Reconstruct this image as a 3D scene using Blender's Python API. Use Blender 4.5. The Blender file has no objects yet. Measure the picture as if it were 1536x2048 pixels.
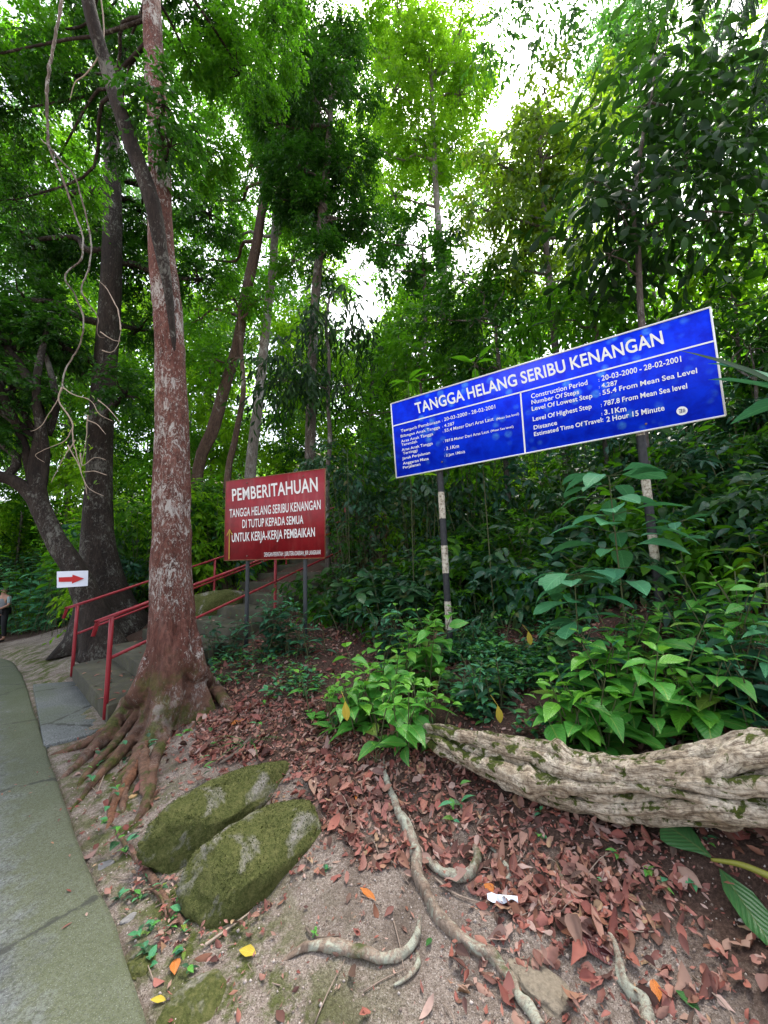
import bpy, math, random
import numpy as np
from mathutils import Matrix, Vector
SC = bpy.context.scene
COL = SC.collection
R_ = math.radians

# ------------------------------------------------------------------ camera, sky, sun, exposure
PITCH, ROLL, EYE, F = 8.0, -1.7, 1.6, 768.0
cam_d = bpy.data.cameras.new('camera'); cam = bpy.data.objects.new('camera', cam_d); COL.objects.link(cam)
cam_d.sensor_fit = 'HORIZONTAL'; cam_d.sensor_width = 36.0; cam_d.lens = 18.0
cam_d.clip_start = 0.02; cam_d.clip_end = 600
CM = Matrix.Rotation(R_(90 + PITCH), 4, 'X') @ Matrix.Rotation(R_(ROLL), 4, 'Z')
cam.matrix_world = Matrix.Translation((0, 0, EYE)) @ CM
SC.camera = cam
CR = np.array(CM.to_3x3()); CO = np.array((0, 0, EYE))

SUN_EL, SUN_AZ = 62.0, 20.0          # azimuth measured clockwise from +Y (the view direction)
w = bpy.data.worlds.new('World'); SC.world = w; w.use_nodes = True
nt = w.node_tree; nt.nodes.clear()
o_ = nt.nodes.new('ShaderNodeOutputWorld'); bg = nt.nodes.new('ShaderNodeBackground'); sky = nt.nodes.new('ShaderNodeTexSky')
hs = nt.nodes.new('ShaderNodeHueSaturation'); hs.inputs['Saturation'].default_value = 0.45
sky.sky_type = 'NISHITA'; sky.sun_disc = False; sky.sun_elevation = R_(SUN_EL); sky.sun_rotation = R_(SUN_AZ)
sky.dust_density = 4.0; sky.air_density = 1.0
bg.inputs['Strength'].default_value = 0.115
nt.links.new(sky.outputs[0], hs.inputs['Color']); nt.links.new(hs.outputs[0], bg.inputs[0]); nt.links.new(bg.outputs[0], o_.inputs[0])
sd = bpy.data.lights.new('sun', 'SUN'); so = bpy.data.objects.new('sun', sd); COL.objects.link(so)
sd.energy = 3.2; sd.angle = R_(12); sd.color = (1.0, 0.95, 0.86)
sv = Vector((math.sin(R_(SUN_AZ)) * math.cos(R_(SUN_EL)), math.cos(R_(SUN_AZ)) * math.cos(R_(SUN_EL)), math.sin(R_(SUN_EL))))
so.rotation_euler = (-sv).to_track_quat('-Z', 'Y').to_euler()
SC.view_settings.view_transform = 'Standard'; SC.view_settings.look = 'None'
SC.view_settings.exposure = 2.35; SC.view_settings.gamma = 1.0
SC.render.engine = 'CYCLES'
SC.cycles.max_bounces = 6; SC.cycles.diffuse_bounces = 4; SC.cycles.transmission_bounces = 4; SC.cycles.glossy_bounces = 2
SC.cycles.use_denoising = True

# ------------------------------------------------------------------ geometry helpers
def ray(px, py):
    d = np.array(((px - 768) / F, (1024 - py) / F, -1.0))
    return CR @ d
def at(px, py, Y):
    d = ray(px, py); return CO + d * (Y / d[1])
def atz(px, py, z):
    d = ray(px, py); return CO + d * ((z - EYE) / d[2])
def proj(p):
    c = CR.T @ (np.asarray(p, float) - CO); return 768 + F * c[0] / -c[2], 1024 - F * c[1] / -c[2]

RNG = np.random.default_rng(7)
_tab = np.random.default_rng(3).random(4096)
def vnoise(p, scale=1.0, seed=0):
    """smooth lattice noise in -1..1 for an (n,3) array"""
    p = np.asarray(p, float) * scale + seed * 17.31
    i = np.floor(p).astype(np.int64); f = p - i; f = f * f * (3 - 2 * f)
    out = 0
    for dx in (0, 1):
        for dy in (0, 1):
            for dz in (0, 1):
                h = ((i[:, 0] + dx) * 73856093 ^ (i[:, 1] + dy) * 19349663 ^ (i[:, 2] + dz) * 83492791) & 4095
                wgt = (f[:, 0] if dx else 1 - f[:, 0]) * (f[:, 1] if dy else 1 - f[:, 1]) * (f[:, 2] if dz else 1 - f[:, 2])
                out = out + wgt * _tab[h]
    return out * 2 - 1
def fbm(p, scale=1.0, octv=4, seed=0):
    a, s, tot = 1.0, scale, 0
    for k in range(octv):
        tot = tot + a * vnoise(p, s, seed + k); a *= 0.5; s *= 2.03
    return tot
def norm(v):
    return v / np.maximum(np.linalg.norm(v, axis=-1, keepdims=True), 1e-9)
def sstep(a, b, x):
    t = np.clip((x - a) / (b - a), 0, 1); return t * t * (3 - 2 * t)

class Geo:
    """collects verts + quads/tris (+ per-face material index, per-vertex uv)"""
    def __init__(self): self.v = []; self.q = []; self.t = []; self.uv = []; self.qm = []; self.tm = []; self.n = 0
    def add(self, v, q=None, t=None, uv=None, mi=0):
        v = np.asarray(v, float).reshape(-1, 3)
        self.v.append(v); self.uv.append(np.zeros((len(v), 2)) if uv is None else uv)
        if q is not None and len(q):
            q = np.asarray(q, np.int64).reshape(-1, 4); self.q.append(q + self.n)
            self.qm.append(np.broadcast_to(np.asarray(mi), (len(q),)))
        if t is not None and len(t):
            t = np.asarray(t, np.int64).reshape(-1, 3); self.t.append(t + self.n)
            self.tm.append(np.broadcast_to(np.asarray(mi), (len(t),)))
        self.n += len(v); return self
    def verts(self): return np.concatenate(self.v)
    def mesh(self, name, offset=(0, 0, 0), smooth=True, mats=()):
        V = self.verts() - np.asarray(offset, float)
        Q = np.concatenate(self.q) if self.q else np.zeros((0, 4), np.int64)
        T = np.concatenate(self.t) if self.t else np.zeros((0, 3), np.int64)
        me = bpy.data.meshes.new(name)
        me.vertices.add(len(V)); me.vertices.foreach_set('co', V.astype(np.float32).ravel())
        loops = np.concatenate([Q.ravel(), T.ravel()]).astype(np.int32)
        me.loops.add(len(loops)); me.loops.foreach_set('vertex_index', loops)
        nq, ntr = len(Q), len(T)
        me.polygons.add(nq + ntr)
        st = np.concatenate([np.arange(nq) * 4, nq * 4 + np.arange(ntr) * 3]).astype(np.int32)
        me.polygons.foreach_set('loop_start', st)
        mi = np.concatenate(([*self.qm] if self.qm else []) + ([*self.tm] if self.tm else []) or [np.zeros(0)]).astype(np.int32)
        me.polygons.foreach_set('material_index', mi)
        me.polygons.foreach_set('use_smooth', np.full(nq + ntr, smooth))
        uvl = me.uv_layers.new(name='UVMap')
        UV = np.concatenate(self.uv)
        uvl.data.foreach_set('uv', UV[loops].astype(np.float32).ravel())
        for m in mats: me.materials.append(m)
        me.update(calc_edges=True); me.validate()
        return me

def tag(o, label=None, cat=None, group=None, kind=None):
    if label: o['label'] = label
    if cat: o['category'] = cat
    if group: o['group'] = group
    if kind: o['kind'] = kind
    return o
def empty(name, loc, label=None, cat=None, group=None):
    o = bpy.data.objects.new(name, None); COL.objects.link(o); o.location = tuple(loc); o.empty_display_size = 0.1
    return tag(o, label, cat, group)
def wloc(o):
    p = np.zeros(3)
    while o is not None: p = p + np.array(o.location); o = o.parent
    return p
def part(name, geo, mats, parent=None, loc=None, smooth=True):
    """one mesh object; geometry is given in world coordinates"""
    if not isinstance(mats, (list, tuple)): mats = [mats]
    base = wloc(parent) if parent else (np.asarray(loc, float) if loc is not None else np.zeros(3))
    o = bpy.data.objects.new(name, geo.mesh(name, base, smooth, mats)); COL.objects.link(o)
    if parent: o.parent = parent
    else: o.location = tuple(base)
    return o
def copy_tree(o, parent=None):
    c = o.copy(); COL.objects.link(c)
    if parent: c.parent = parent
    for ch in list(o.children): copy_tree(ch, c)
    return c

def spline(P, n, *vals):
    """Catmull-Rom through P (k,3) with per-point values; n samples"""
    P = np.asarray(P, float); k = len(P)
    seg = np.linalg.norm(np.diff(P, axis=0), axis=1); s = np.concatenate([[0], np.cumsum(seg)]); s /= s[-1]
    u = np.linspace(0, 1, n); i = np.clip(np.searchsorted(s, u, side='right') - 1, 0, k - 2)
    t = ((u - s[i]) / np.maximum(s[i + 1] - s[i], 1e-9))[:, None]
    g = lambda a, j: a[np.clip(j, 0, k - 1)]
    def cr(A):
        p0, p1, p2, p3 = g(A, i - 1), g(A, i), g(A, i + 1), g(A, i + 2)
        return 0.5 * (2 * p1 + (p2 - p0) * t + (2 * p0 - 5 * p1 + 4 * p2 - p3) * t ** 2 + (3 * p1 - p0 - 3 * p2 + p3) * t ** 3)
    out = [cr(P)]
    for v in vals: out.append(np.interp(u, s, np.asarray(v, float)))
    return out
def tube(P, r, ns=8, rf=None, caps=True):
    """tube geometry along the polyline P (n,3); rf(u (n,1), theta (1,ns)) multiplies the radius"""
    P = np.asarray(P, float); n = len(P); r = np.broadcast_to(np.asarray(r, float), (n,))
    T = norm(np.gradient(P, axis=0))
    a = np.array((1.0, 0, 0)) if abs(T[0][0]) < 0.8 else np.array((0, 1.0, 0))
    N = np.zeros((n, 3)); N[0] = norm(a - T[0] * (a @ T[0]))
    for i in range(1, n):
        v = N[i - 1] - T[i] * (N[i - 1] @ T[i]); N[i] = v / max(np.linalg.norm(v), 1e-9)
    B = np.cross(T, N)
    th = np.linspace(0, 2 * np.pi, ns, endpoint=False)[None, :]
    rr = r[:, None] * np.ones((1, ns))
    if rf is not None: rr = rr * rf(np.linspace(0, 1, n)[:, None], th)
    V = P[:, None, :] + rr[..., None] * (np.cos(th)[..., None] * N[:, None, :] + np.sin(th)[..., None] * B[:, None, :])
    idx = np.arange(n * ns).reshape(n, ns)
    q = np.stack([idx[:-1], np.roll(idx[:-1], -1, 1), np.roll(idx[1:], -1, 1), idx[1:]], -1).reshape(-1, 4)
    V = V.reshape(-1, 3)
    uv = np.stack([np.broadcast_to(th / (2 * np.pi), (n, ns)).ravel(), np.repeat(np.linspace(0, 1, n), ns)], 1)
    t = None
    if caps:
        V = np.concatenate([V, P[:1], P[-1:]]); uv = np.concatenate([uv, [[.5, 0], [.5, 1]]])
        a0 = idx[0]; a1 = idx[-1]; c0, c1 = n * ns, n * ns + 1
        t = np.concatenate([np.stack([np.full(ns, c0), np.roll(a0, -1), a0], 1), np.stack([np.full(ns, c1), a1, np.roll(a1, -1)], 1)])
    return V, q, t, uv
def add_tube(g, P, r, ns=8, n=None, rf=None, mi=0):
    if n: P, r = spline(P, n, np.broadcast_to(np.asarray(r, float), (len(P),)))
    V, q, t, uv = tube(P, r, ns, rf); g.add(V, q, t, uv, mi)
def box_geo(g, c0, c1, mi=0):
    """hexahedron: c0 four bottom corners, c1 four top corners, separate faces for crisp edges"""
    c0 = np.asarray(c0, float); c1 = np.asarray(c1, float); V = np.concatenate([c0, c1])
    fs = [(3, 2, 1, 0), (4, 5, 6, 7)] + [(i, (i + 1) % 4, (i + 1) % 4 + 4, i + 4) for i in range(4)]
    for f in fs: g.add(V[list(f)], [(0, 1, 2, 3)], mi=mi)
def bevel(o, wdt=0.008, seg=2):
    m = o.modifiers.new('bevel', 'BEVEL'); m.width = wdt; m.segments = seg; m.limit_method = 'ANGLE'
def solid_box(g, c0, c1, mi=0):
    V = np.concatenate([np.asarray(c0, float), np.asarray(c1, float)])
    g.add(V, [(3, 2, 1, 0), (4, 5, 6, 7)] + [(i, (i + 1) % 4, (i + 1) % 4 + 4, i + 4) for i in range(4)], mi=mi)

PROF = {'ovate': [(0, .04), (.12, .52), (.3, .95), (.5, .97), (.7, .68), (.87, .3), (1, .015)],
        'ell': [(0, .03), (.15, .4), (.35, .85), (.55, 1), (.75, .82), (.9, .42), (1, .02)],
        'obov': [(0, .05), (.2, .3), (.4, .62), (.62, .95), (.8, .92), (.93, .5), (1, .03)],
        'lance': [(0, .05), (.2, .75), (.4, 1), (.65, .72), (.85, .33), (1, .02)],
        'small': [(0, .06), (.28, .85), (.6, .8), (1, .04)],
        'far': [(0, .12), (.45, 1), (1, .06)],
        'blade': [(0, .5), (.1, .8), (.35, 1), (.6, .85), (.8, .5), (1, .02)]}
def leaves(g, P, D, N, L, W, prof='small', droop=0.25, fold=0.25, mi=0, wave=0.0, mid=True, rng=RNG):
    """vectorised leaf blades: base P, direction D, upper-side normal N, length L, full width W; droop bends the tip down"""
    P = np.asarray(P, float).reshape(-1, 3); n = len(P)
    if n == 0: return
    D = norm(np.broadcast_to(np.asarray(D, float), (n, 3))); N = np.broadcast_to(np.asarray(N, float), (n, 3))
    S = norm(np.cross(D, N)); N = norm(np.cross(S, D))
    L = np.broadcast_to(np.asarray(L, float), (n,)); W = np.broadcast_to(np.asarray(W, float), (n,))
    dr = np.broadcast_to(np.asarray(droop, float), (n,)); fo = np.broadcast_to(np.asarray(fold, float), (n,))
    pr = PROF[prof]; k = len(pr); cols = 3 if mid else 2
    V = np.zeros((n, k, cols, 3)); UV = np.zeros((n, k, cols, 2))
    ph = rng.random(n) * 6.28
    for j, (t, wd) in enumerate(pr):
        bend = dr * t * t
        c = P + (D * (t * (1 - 0.25 * np.abs(bend)))[:, None] - N * bend[:, None]) * L[:, None]
        hw = (W * wd / 2)[:, None]
        wv = (wave * np.sin(ph + t * 14))[:, None] * hw
        up = N * (fo[:, None] * hw)
        tt = np.full(n, t)
        if mid:
            V[:, j, 0] = c - S * hw + up + N * wv; V[:, j, 1] = c; V[:, j, 2] = c + S * hw + up - N * wv
            UV[:, j, 0] = np.stack([np.full(n, .5 - wd / 2), tt], 1); UV[:, j, 1] = np.stack([np.full(n, .5), tt], 1); UV[:, j, 2] = np.stack([np.full(n, .5 + wd / 2), tt], 1)
        else:
            V[:, j, 0] = c - S * hw; V[:, j, 1] = c + S * hw
            UV[:, j, 0] = np.stack([np.zeros(n), tt], 1); UV[:, j, 1] = np.stack([np.ones(n), tt], 1)
    idx = np.arange(n * k * cols).reshape(n, k, cols)
    q = np.stack([idx[:, :-1, :-1], idx[:, :-1, 1:], idx[:, 1:, 1:], idx[:, 1:, :-1]], -1).reshape(-1, 4)
    mi = np.asarray(mi)
    if mi.ndim: mi = np.repeat(mi, (k - 1) * (cols - 1))
    g.add(V.reshape(-1, 3), q, None, UV.reshape(-1, 2), mi)
def rdir(n, rng=RNG):
    return norm(rng.normal(size=(n, 3)))

# ------------------------------------------------------------------ materials
def mat(name):
    m = bpy.data.materials.new(name); m.use_nodes = True; t = m.node_tree; t.nodes.clear()
    out = t.nodes.new('ShaderNodeOutputMaterial'); b = t.nodes.new('ShaderNodeBsdfPrincipled'); t.links.new(b.outputs[0], out.inputs[0])
    return m, t, b, out
def nd(t, typ, ins=None, **kw):
    n = t.nodes.new('ShaderNode' + typ)
    for k, v in kw.items(): setattr(n, k, v)
    for k, v in (ins or {}).items():
        if hasattr(v, 'is_output') or isinstance(v, bpy.types.NodeSocket): t.links.new(v, n.inputs[k])
        else: n.inputs[k].default_value = v
    return n
def ramp(t, fac, stops, interp='LINEAR'):
    r = t.nodes.new('ShaderNodeValToRGB'); r.color_ramp.interpolation = interp; e = r.color_ramp.elements
    if len(stops) == 1: stops = [(0, stops[0][1]), (1, stops[0][1])]
    while len(e) < len(stops): e.new(0.5)
    for el, (p, c) in zip(e, stops):
        el.position = p; c = (c, c, c) if isinstance(c, (int, float)) else c; el.color = (*c[:3], 1)
    t.links.new(fac, r.inputs[0]); return r.outputs[0]
def noi(t, scale, detail=5, rough=0.6, vec=None, dist=0.0):
    i = {'Scale': scale, 'Detail': detail, 'Roughness': rough, 'Distortion': dist}
    if vec is None: vec = nd(t, 'TexCoord').outputs['Object']
    i['Vector'] = vec
    return nd(t, 'TexNoise', i).outputs[0]
def mixc(t, fac, a, b):
    n = t.nodes.new('ShaderNodeMix'); n.data_type = 'RGBA'
    for i, v in ((0, fac), (6, a), (7, b)):
        if isinstance(v, bpy.types.NodeSocket): t.links.new(v, n.inputs[i])
        elif i == 0: n.inputs[0].default_value = v
        else: n.inputs[i].default_value = (*v[:3], 1)
    return n.outputs[2]
def math_(t, op, a, b=0.0, c=None):
    n = t.nodes.new('ShaderNodeMath'); n.operation = op
    for i, v in enumerate((a, b) if c is None else (a, b, c)):
        if isinstance(v, bpy.types.NodeSocket): t.links.new(v, n.inputs[i])
        else: n.inputs[i].default_value = v
    return n.outputs[0]
def bump(t, b, h, strength=0.5, dist=0.01):
    n = nd(t, 'Bump', {'Strength': strength, 'Distance': dist, 'Height': h}); t.links.new(n.outputs[0], b.inputs['Normal'])

def leafmat(name, cols, trans=(0.1, 0.25, 0.02), tf=0.35, rough=0.4, spec=0.5, veins=0.0):
    m, t, b, out = mat(name)
    rnd = nd(t, 'NewGeometry').outputs['Random Per Island']
    n = len(cols)
    c = ramp(t, rnd, [(i / max(n - 1, 1), cc) for i, cc in enumerate(cols)])
    spot = noi(t, 35, 3)
    c = mixc(t, math_(t, 'MULTIPLY', ramp(t, spot, [(.5, 0.0), (.75, 1.0)]), .25), c, tuple(x * .5 for x in cols[0]))
    if veins:
        uv = nd(t, 'TexCoord').outputs['UV']; sx = nd(t, 'SeparateXYZ', {0: uv})
        du = math_(t, 'ABSOLUTE', math_(t, 'SUBTRACT', sx.outputs[0], .5))
        midr = math_(t, 'LESS_THAN', du, .022)
        ph = math_(t, 'ADD', math_(t, 'MULTIPLY', sx.outputs[1], 9.0), math_(t, 'MULTIPLY', du, -7.0))
        fr = math_(t, 'ABSOLUTE', math_(t, 'SUBTRACT', math_(t, 'FRACT', ph), .5))
        lat = math_(t, 'LESS_THAN', fr, .06)
        v = math_(t, 'MAXIMUM', midr, math_(t, 'MULTIPLY', lat, .5))
        light = tuple(min(1, x * 1.6 + .03) for x in cols[-1])
        c = mixc(t, math_(t, 'MULTIPLY', v, veins), c, light)
        bump(t, b, math_(t, 'ADD', math_(t, 'MULTIPLY', fr, 1.2), math_(t, 'MULTIPLY', midr, -.6)), 0.45, 0.006)
    t.links.new(c, b.inputs['Base Color']); b.inputs['Roughness'].default_value = rough
    b.inputs['Specular IOR Level'].default_value = spec
    tr = nd(t, 'BsdfTranslucent', {'Color': (*trans, 1)})
    if tf > 0:
        tc = mixc(t, .5, trans, c); t.links.new(tc, tr.inputs[0])
        mx = nd(t, 'MixShader', {0: tf, 1: b.outputs[0], 2: tr.outputs[0]}); t.links.new(mx.outputs[0], out.inputs[0])
    return m
def barkmat(name, cols, lichen=None, lich=(.55, .62), lscale=9, moss=None, mossr=(.55, .7), stretch=.25, bstr=.8, patch=7):
    m, t, b, out = mat(name)
    tc = nd(t, 'TexCoord').outputs['Object']
    mp = nd(t, 'Mapping', {0: tc}); mp.inputs['Scale'].default_value = (1, 1, stretch); st = mp.outputs[0]
    n1 = noi(t, patch, 6, .65, st, .4); n2 = noi(t, 38, 6, .7, st)
    c = ramp(t, n1, [(.25 + .5 * i / max(len(cols) - 1, 1), cc) for i, cc in enumerate(cols)])
    c = mixc(t, ramp(t, n2, [(.4, 0.0), (.62, .6)]), c, tuple(x * .35 for x in cols[0]))
    if lichen:
        ml = nd(t, 'Mapping', {0: tc}); ml.inputs['Scale'].default_value = (1, 1, .5); lst = ml.outputs[0]
        l2 = noi(t, 1.6, 3, .6); l2 = math_(t, 'MULTIPLY', math_(t, 'SUBTRACT', l2, .5), .55)
        for sc_, am in ((lscale, .9), (lscale * 2.9, .65)):
            l = noi(t, sc_, 7, .72, lst, .9); lm = math_(t, 'ADD', l, l2)
            lc = mixc(t, noi(t, 30, 3), tuple(x * .6 for x in lichen), lichen)
            c = mixc(t, ramp(t, lm, [(lich[0], 0.0), (lich[1], am)]), c, lc)
    if moss:
        mo = noi(t, 5, 6, .7); c = mixc(t, ramp(t, mo, [(mossr[0], 0.0), (mossr[1], .9)]), c, moss)
    t.links.new(c, b.inputs['Base Color']); b.inputs['Roughness'].default_value = .85; b.inputs['Specular IOR Level'].default_value = .25
    h = math_(t, 'ADD', n2, math_(t, 'MULTIPLY', n1, .8)); bump(t, b, h, bstr, .02)
    return m
def plain(name, col, rough=.6, var=.25, scale=20, bmp=.15, metallic=0, spec=.4):
    m, t, b, out = mat(name)
    n1 = noi(t, scale, 5, .65)
    c = mixc(t, n1, tuple(x * (1 - var) for x in col), tuple(min(1, x * (1 + var)) for x in col))
    t.links.new(c, b.inputs['Base Color']); b.inputs['Roughness'].default_value = rough; b.inputs['Metallic'].default_value = metallic
    b.inputs['Specular IOR Level'].default_value = spec
    if bmp: bump(t, b, n1, bmp, .01)
    return m

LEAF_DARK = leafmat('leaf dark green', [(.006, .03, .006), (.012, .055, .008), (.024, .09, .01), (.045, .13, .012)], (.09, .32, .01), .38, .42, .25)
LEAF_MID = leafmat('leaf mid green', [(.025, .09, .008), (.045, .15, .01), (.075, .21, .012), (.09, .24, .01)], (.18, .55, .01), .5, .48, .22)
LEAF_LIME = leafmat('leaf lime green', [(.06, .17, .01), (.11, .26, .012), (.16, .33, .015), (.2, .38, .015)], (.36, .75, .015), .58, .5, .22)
LEAF_YEL = leafmat('leaf yellow green', [(.03, .08, .006), (.06, .14, .008), (.1, .2, .01), (.17, .26, .012)], (.32, .55, .012), .5, .42)
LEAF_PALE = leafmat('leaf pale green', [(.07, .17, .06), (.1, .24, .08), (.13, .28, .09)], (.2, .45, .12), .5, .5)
LEAF_BLUE = leafmat('leaf blue green', [(.012, .055, .03), (.022, .085, .048), (.04, .13, .07), (.06, .17, .085)], (.05, .2, .06), .25, .38)
LEAF_BIGDARK = leafmat('large dark leaf', [(.005, .02, .007), (.01, .036, .009), (.016, .055, .01), (.03, .085, .012)], (.06, .2, .01), .24, .5, .2)
PLANT_BRIGHT = leafmat('seedling leaf', [(.045, .2, .03), (.075, .31, .045), (.1, .38, .05), (.06, .26, .04), (.11, .4, .055), (.05, .22, .035), (.2, .27, .04)], (.2, .6, .035), .3, .36, .5, .6)
PLANT_YOUNG = leafmat('young leaf', [(.12, .36, .03), (.16, .42, .035)], (.2, .5, .03), .3, .36, .5, .4)
PLANT_TEAL = leafmat('sapling leaf', [(.045, .19, .095), (.075, .27, .14), (.09, .3, .12), (.055, .24, .1), (.1, .32, .13)], (.1, .34, .08), .28, .5, .28, .5)
PLANT_OLIVE = leafmat('old sapling leaf', [(.06, .14, .05), (.1, .19, .06)], (.12, .25, .05), .25, .5, .4, .5)
PLANT_DARK = leafmat('understorey leaf', [(.008, .045, .02), (.016, .075, .032), (.03, .12, .045), (.014, .06, .024), (.045, .14, .04), (.01, .05, .022), (.028, .1, .04), (.1, .1, .02)], (.04, .16, .03), .22, .3, .5, .3)
BLADE = leafmat('arching blade', [(.03, .1, .03), (.06, .15, .04), (.1, .17, .05)], (.1, .25, .04), .25, .4)
LITTER = leafmat('fallen leaf', [(.05, .022, .018), (.2, .056, .042), (.32, .13, .105), (.11, .042, .033), (.42, .29, .245), (.2, .085, .05), (.06, .032, .026), (.31, .1, .07), (.31, .2, .15), (.15, .055, .044), (.36, .18, .14), (.09, .058, .042), (.25, .075, .06), (.35, .24, .14)], (.2, .08, .05), .08, .6, .25)
STEM = plain('green brown stem', (.07, .08, .03), .7, .3)
TWIG = plain('grey brown twig', (.12, .09, .07), .85, .35)
PALETWIG = plain('pale dry twig', (.33, .26, .2), .85, .3, 30, .4)
def add_base_moss(m):
    # moss and brown staining that grow low on the trunk, where the bark is damp
    t = m.node_tree; b = next(n for n in t.nodes if n.type == 'BSDF_PRINCIPLED'); c = b.inputs['Base Color'].links[0].from_socket
    z = nd(t, 'SeparateXYZ', {0: nd(t, 'TexCoord').outputs['Object']}).outputs[2]
    low = ramp(t, math_(t, 'ADD', z, math_(t, 'MULTIPLY', math_(t, 'SUBTRACT', noi(t, 3, 4), .5), .9)), [(.12, 1.0), (.75, 0.0)])
    c = mixc(t, math_(t, 'MULTIPLY', low, .8), c, ramp(t, noi(t, 9, 6, .7), [(.35, (.06, .034, .022)), (.55, (.15, .085, .055)), (.7, (.24, .13, .08))]))
    mo = math_(t, 'MULTIPLY', low, ramp(t, noi(t, 4.2, 6, .7), [(.5, 0.0), (.58, .9)]))
    c = mixc(t, mo, c, ramp(t, noi(t, 40, 4), [(.35, (.035, .045, .008)), (.65, (.09, .1, .018))])); t.links.new(c, b.inputs['Base Color'])
BARK_RED = barkmat('red brown bark with lichen', [(.04, .016, .011), (.1, .036, .025), (.15, .058, .042), (.19, .085, .065), (.24, .16, .135)], (.5, .47, .43), (.56, .615), 19, None, stretch=.35, bstr=1.0, patch=5)
BARK_DARK = barkmat('dark bark', [(.014, .01, .008), (.03, .021, .016), (.055, .042, .033)], (.17, .165, .14), (.57, .66), 14)
add_base_moss(BARK_RED)
BARK_GREY = barkmat('grey bark', [(.07, .055, .045), (.12, .1, .085), (.2, .17, .15)], (.4, .4, .37), (.56, .66), 8)
BARK_PALE = barkmat('pale bark', [(.16, .14, .12), (.25, .22, .19), (.34, .31, .28)], (.5, .5, .47), (.55, .65), 7)
BARK_BROWN = barkmat('brown bark', [(.06, .04, .03), (.11, .07, .05), (.17, .11, .08)], (.3, .28, .24), (.6, .7), 10)
VINE_M = barkmat('grey dry vine bark', [(.08, .06, .045), (.17, .13, .1), (.27, .22, .18)], (.42, .4, .36), (.56, .64), 14)
ROOT_M = barkmat('brown root bark', [(.11, .06, .04), (.18, .1, .065), (.26, .16, .11)], (.36, .34, .28), (.62, .72), 12, (.05, .075, .012), (.54, .66))
ROOT_ORANGE = barkmat('orange brown root bark', [(.12, .055, .03), (.22, .1, .055), (.32, .19, .12)], (.45, .36, .28), (.62, .72), 12)
ROOT_MOSS = barkmat('mossy root bark', [(.1, .065, .04), (.16, .1, .07)], None, moss=(.06, .085, .012), mossr=(.42, .55))
ROOT_PALE = barkmat('pale lichened root bark', [(.16, .11, .08), (.27, .2, .15), (.36, .29, .23)], (.46, .48, .38), (.5, .62), 16, (.06, .08, .02), (.6, .7))

# ------------------------------------------------------------------ the ground
def pz(y): return -0.055 * np.maximum(0, np.asarray(y, float) - 6)
EDGE = np.array([(6.0, -5.2), (2.1, -1.55)] + [tuple(atz(px, py, 0)[:2]) for px, py in ((300, 2048), (165, 1700), (75, 1440), (40, 1335))] + [(-8.3, 8.6), (-11.5, 10.4), (-18, 12.8), (-30, 15)])
def edge_dist(x, y):
    """signed distance to the path's edge: negative on the path"""
    P = np.stack([x, y], 1); best = np.full(len(P), 1e9); sg = np.ones(len(P))
    for a, b in zip(EDGE[:-1], EDGE[1:]):
        d = b - a; t = np.clip(((P - a) @ d) / (d @ d), 0, 1); c = a + t[:, None] * d
        dist = np.linalg.norm(P - c, axis=1); cr = d[0] * (P[:, 1] - a[1]) - d[1] * (P[:, 0] - a[0])
        k = dist < best; best = np.where(k, dist, best); sg = np.where(k, np.where(cr > 0, -1, 1), sg)
    return best * sg
CPX = [(300, 2048, 0), (165, 1700, 0), (75, 1440, 0), (230, 1800, .0), (120, 1540, .0), (60, 1320, .0), (120, 1320, .08), (345, 1450, .1), (200, 1490, .0), (430, 1400, .24), (110, 1400, -.04), (150, 1420, -.04), (120, 1375, -.03),
       (300, 1750, .02), (500, 1860, .03), (650, 1750, .1), (620, 1550, .2), (450, 2010, .0), (700, 2040, .03), (1000, 2040, .06), (1300, 2040, .12), (1536, 2040, .18),
       (800, 1900, .08), (1000, 1850, .12), (1200, 1800, .16), (1500, 1850, .2), (1000, 1640, .22), (1250, 1680, .18), (1500, 1700, .2), (1100, 1400, .56), (1400, 1400, .66),
       (760, 1480, .34), (600, 1430, .32), (740, 1285, .62), (500, 1370, .35)]
LOGP = [(800, 1462, 3.05, 24), (862, 1468, 2.85, 46), (905, 1482, 2.72, 68), (960, 1502, 2.6, 90), (1050, 1535, 2.4, 106), (1140, 1560, 2.25, 116), (1250, 1575, 2.1, 124), (1400, 1568, 1.92, 150), (1536, 1552, 1.78, 190), (1720, 1530, 1.62, 215), (2050, 1500, 1.45, 240)]
CW = [tuple(atz(a, b, c)) for a, b, c in CPX]
def onray(px, py, Y): return tuple(at(px, py, Y))
for px, py, Y, wd in LOGP[2:10]:
    p_ = at(px, py, Y); CW.append((p_[0], p_[1], p_[2] - wd * .5 * Y / F * .95))
CW += [onray(898, 1318, 4.6), onray(1325, 1225, 3.65), onray(493, 1300, 5.55), onray(605, 1270, 5.2)]
CW += [(-9, 9, -.1), (-12, 14, -.3), (-13, 13, -.4), (-6, 2, 0), (-3, -2, 0), (0, -3, 0), (-8, -2, 0), (3, -3, .3), (0, 8, 1.7), (3, 8, 2.2), (-1.5, 9, 2.0), (6, 6, 2.8), (6, 12, 4.6), (0, 14, 4.0), (-6, 14, 1.6),
       (0, 25, 8.5), (12, 25, 11), (-14, 25, 3), (10, 2, 3.2), (5, 1, 1.5), (5, 4, 2.0), (20, 5, 7), (0, 60, 22), (40, 40, 22), (-40, 40, 6), (-40, 0, -1), (40, -20, 6), (0, -40, 0), (-25, 18, -1),
       (-6, 7.5, .1), (-4.4, 9.5, 1.3), (-8, 11, .3), (100, 100, 40), (-100, 100, 14), (-100, -60, -2), (100, -60, 20), (0, 110, 40), (1.5, .2, .3), (3, .8, .9)]
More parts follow.
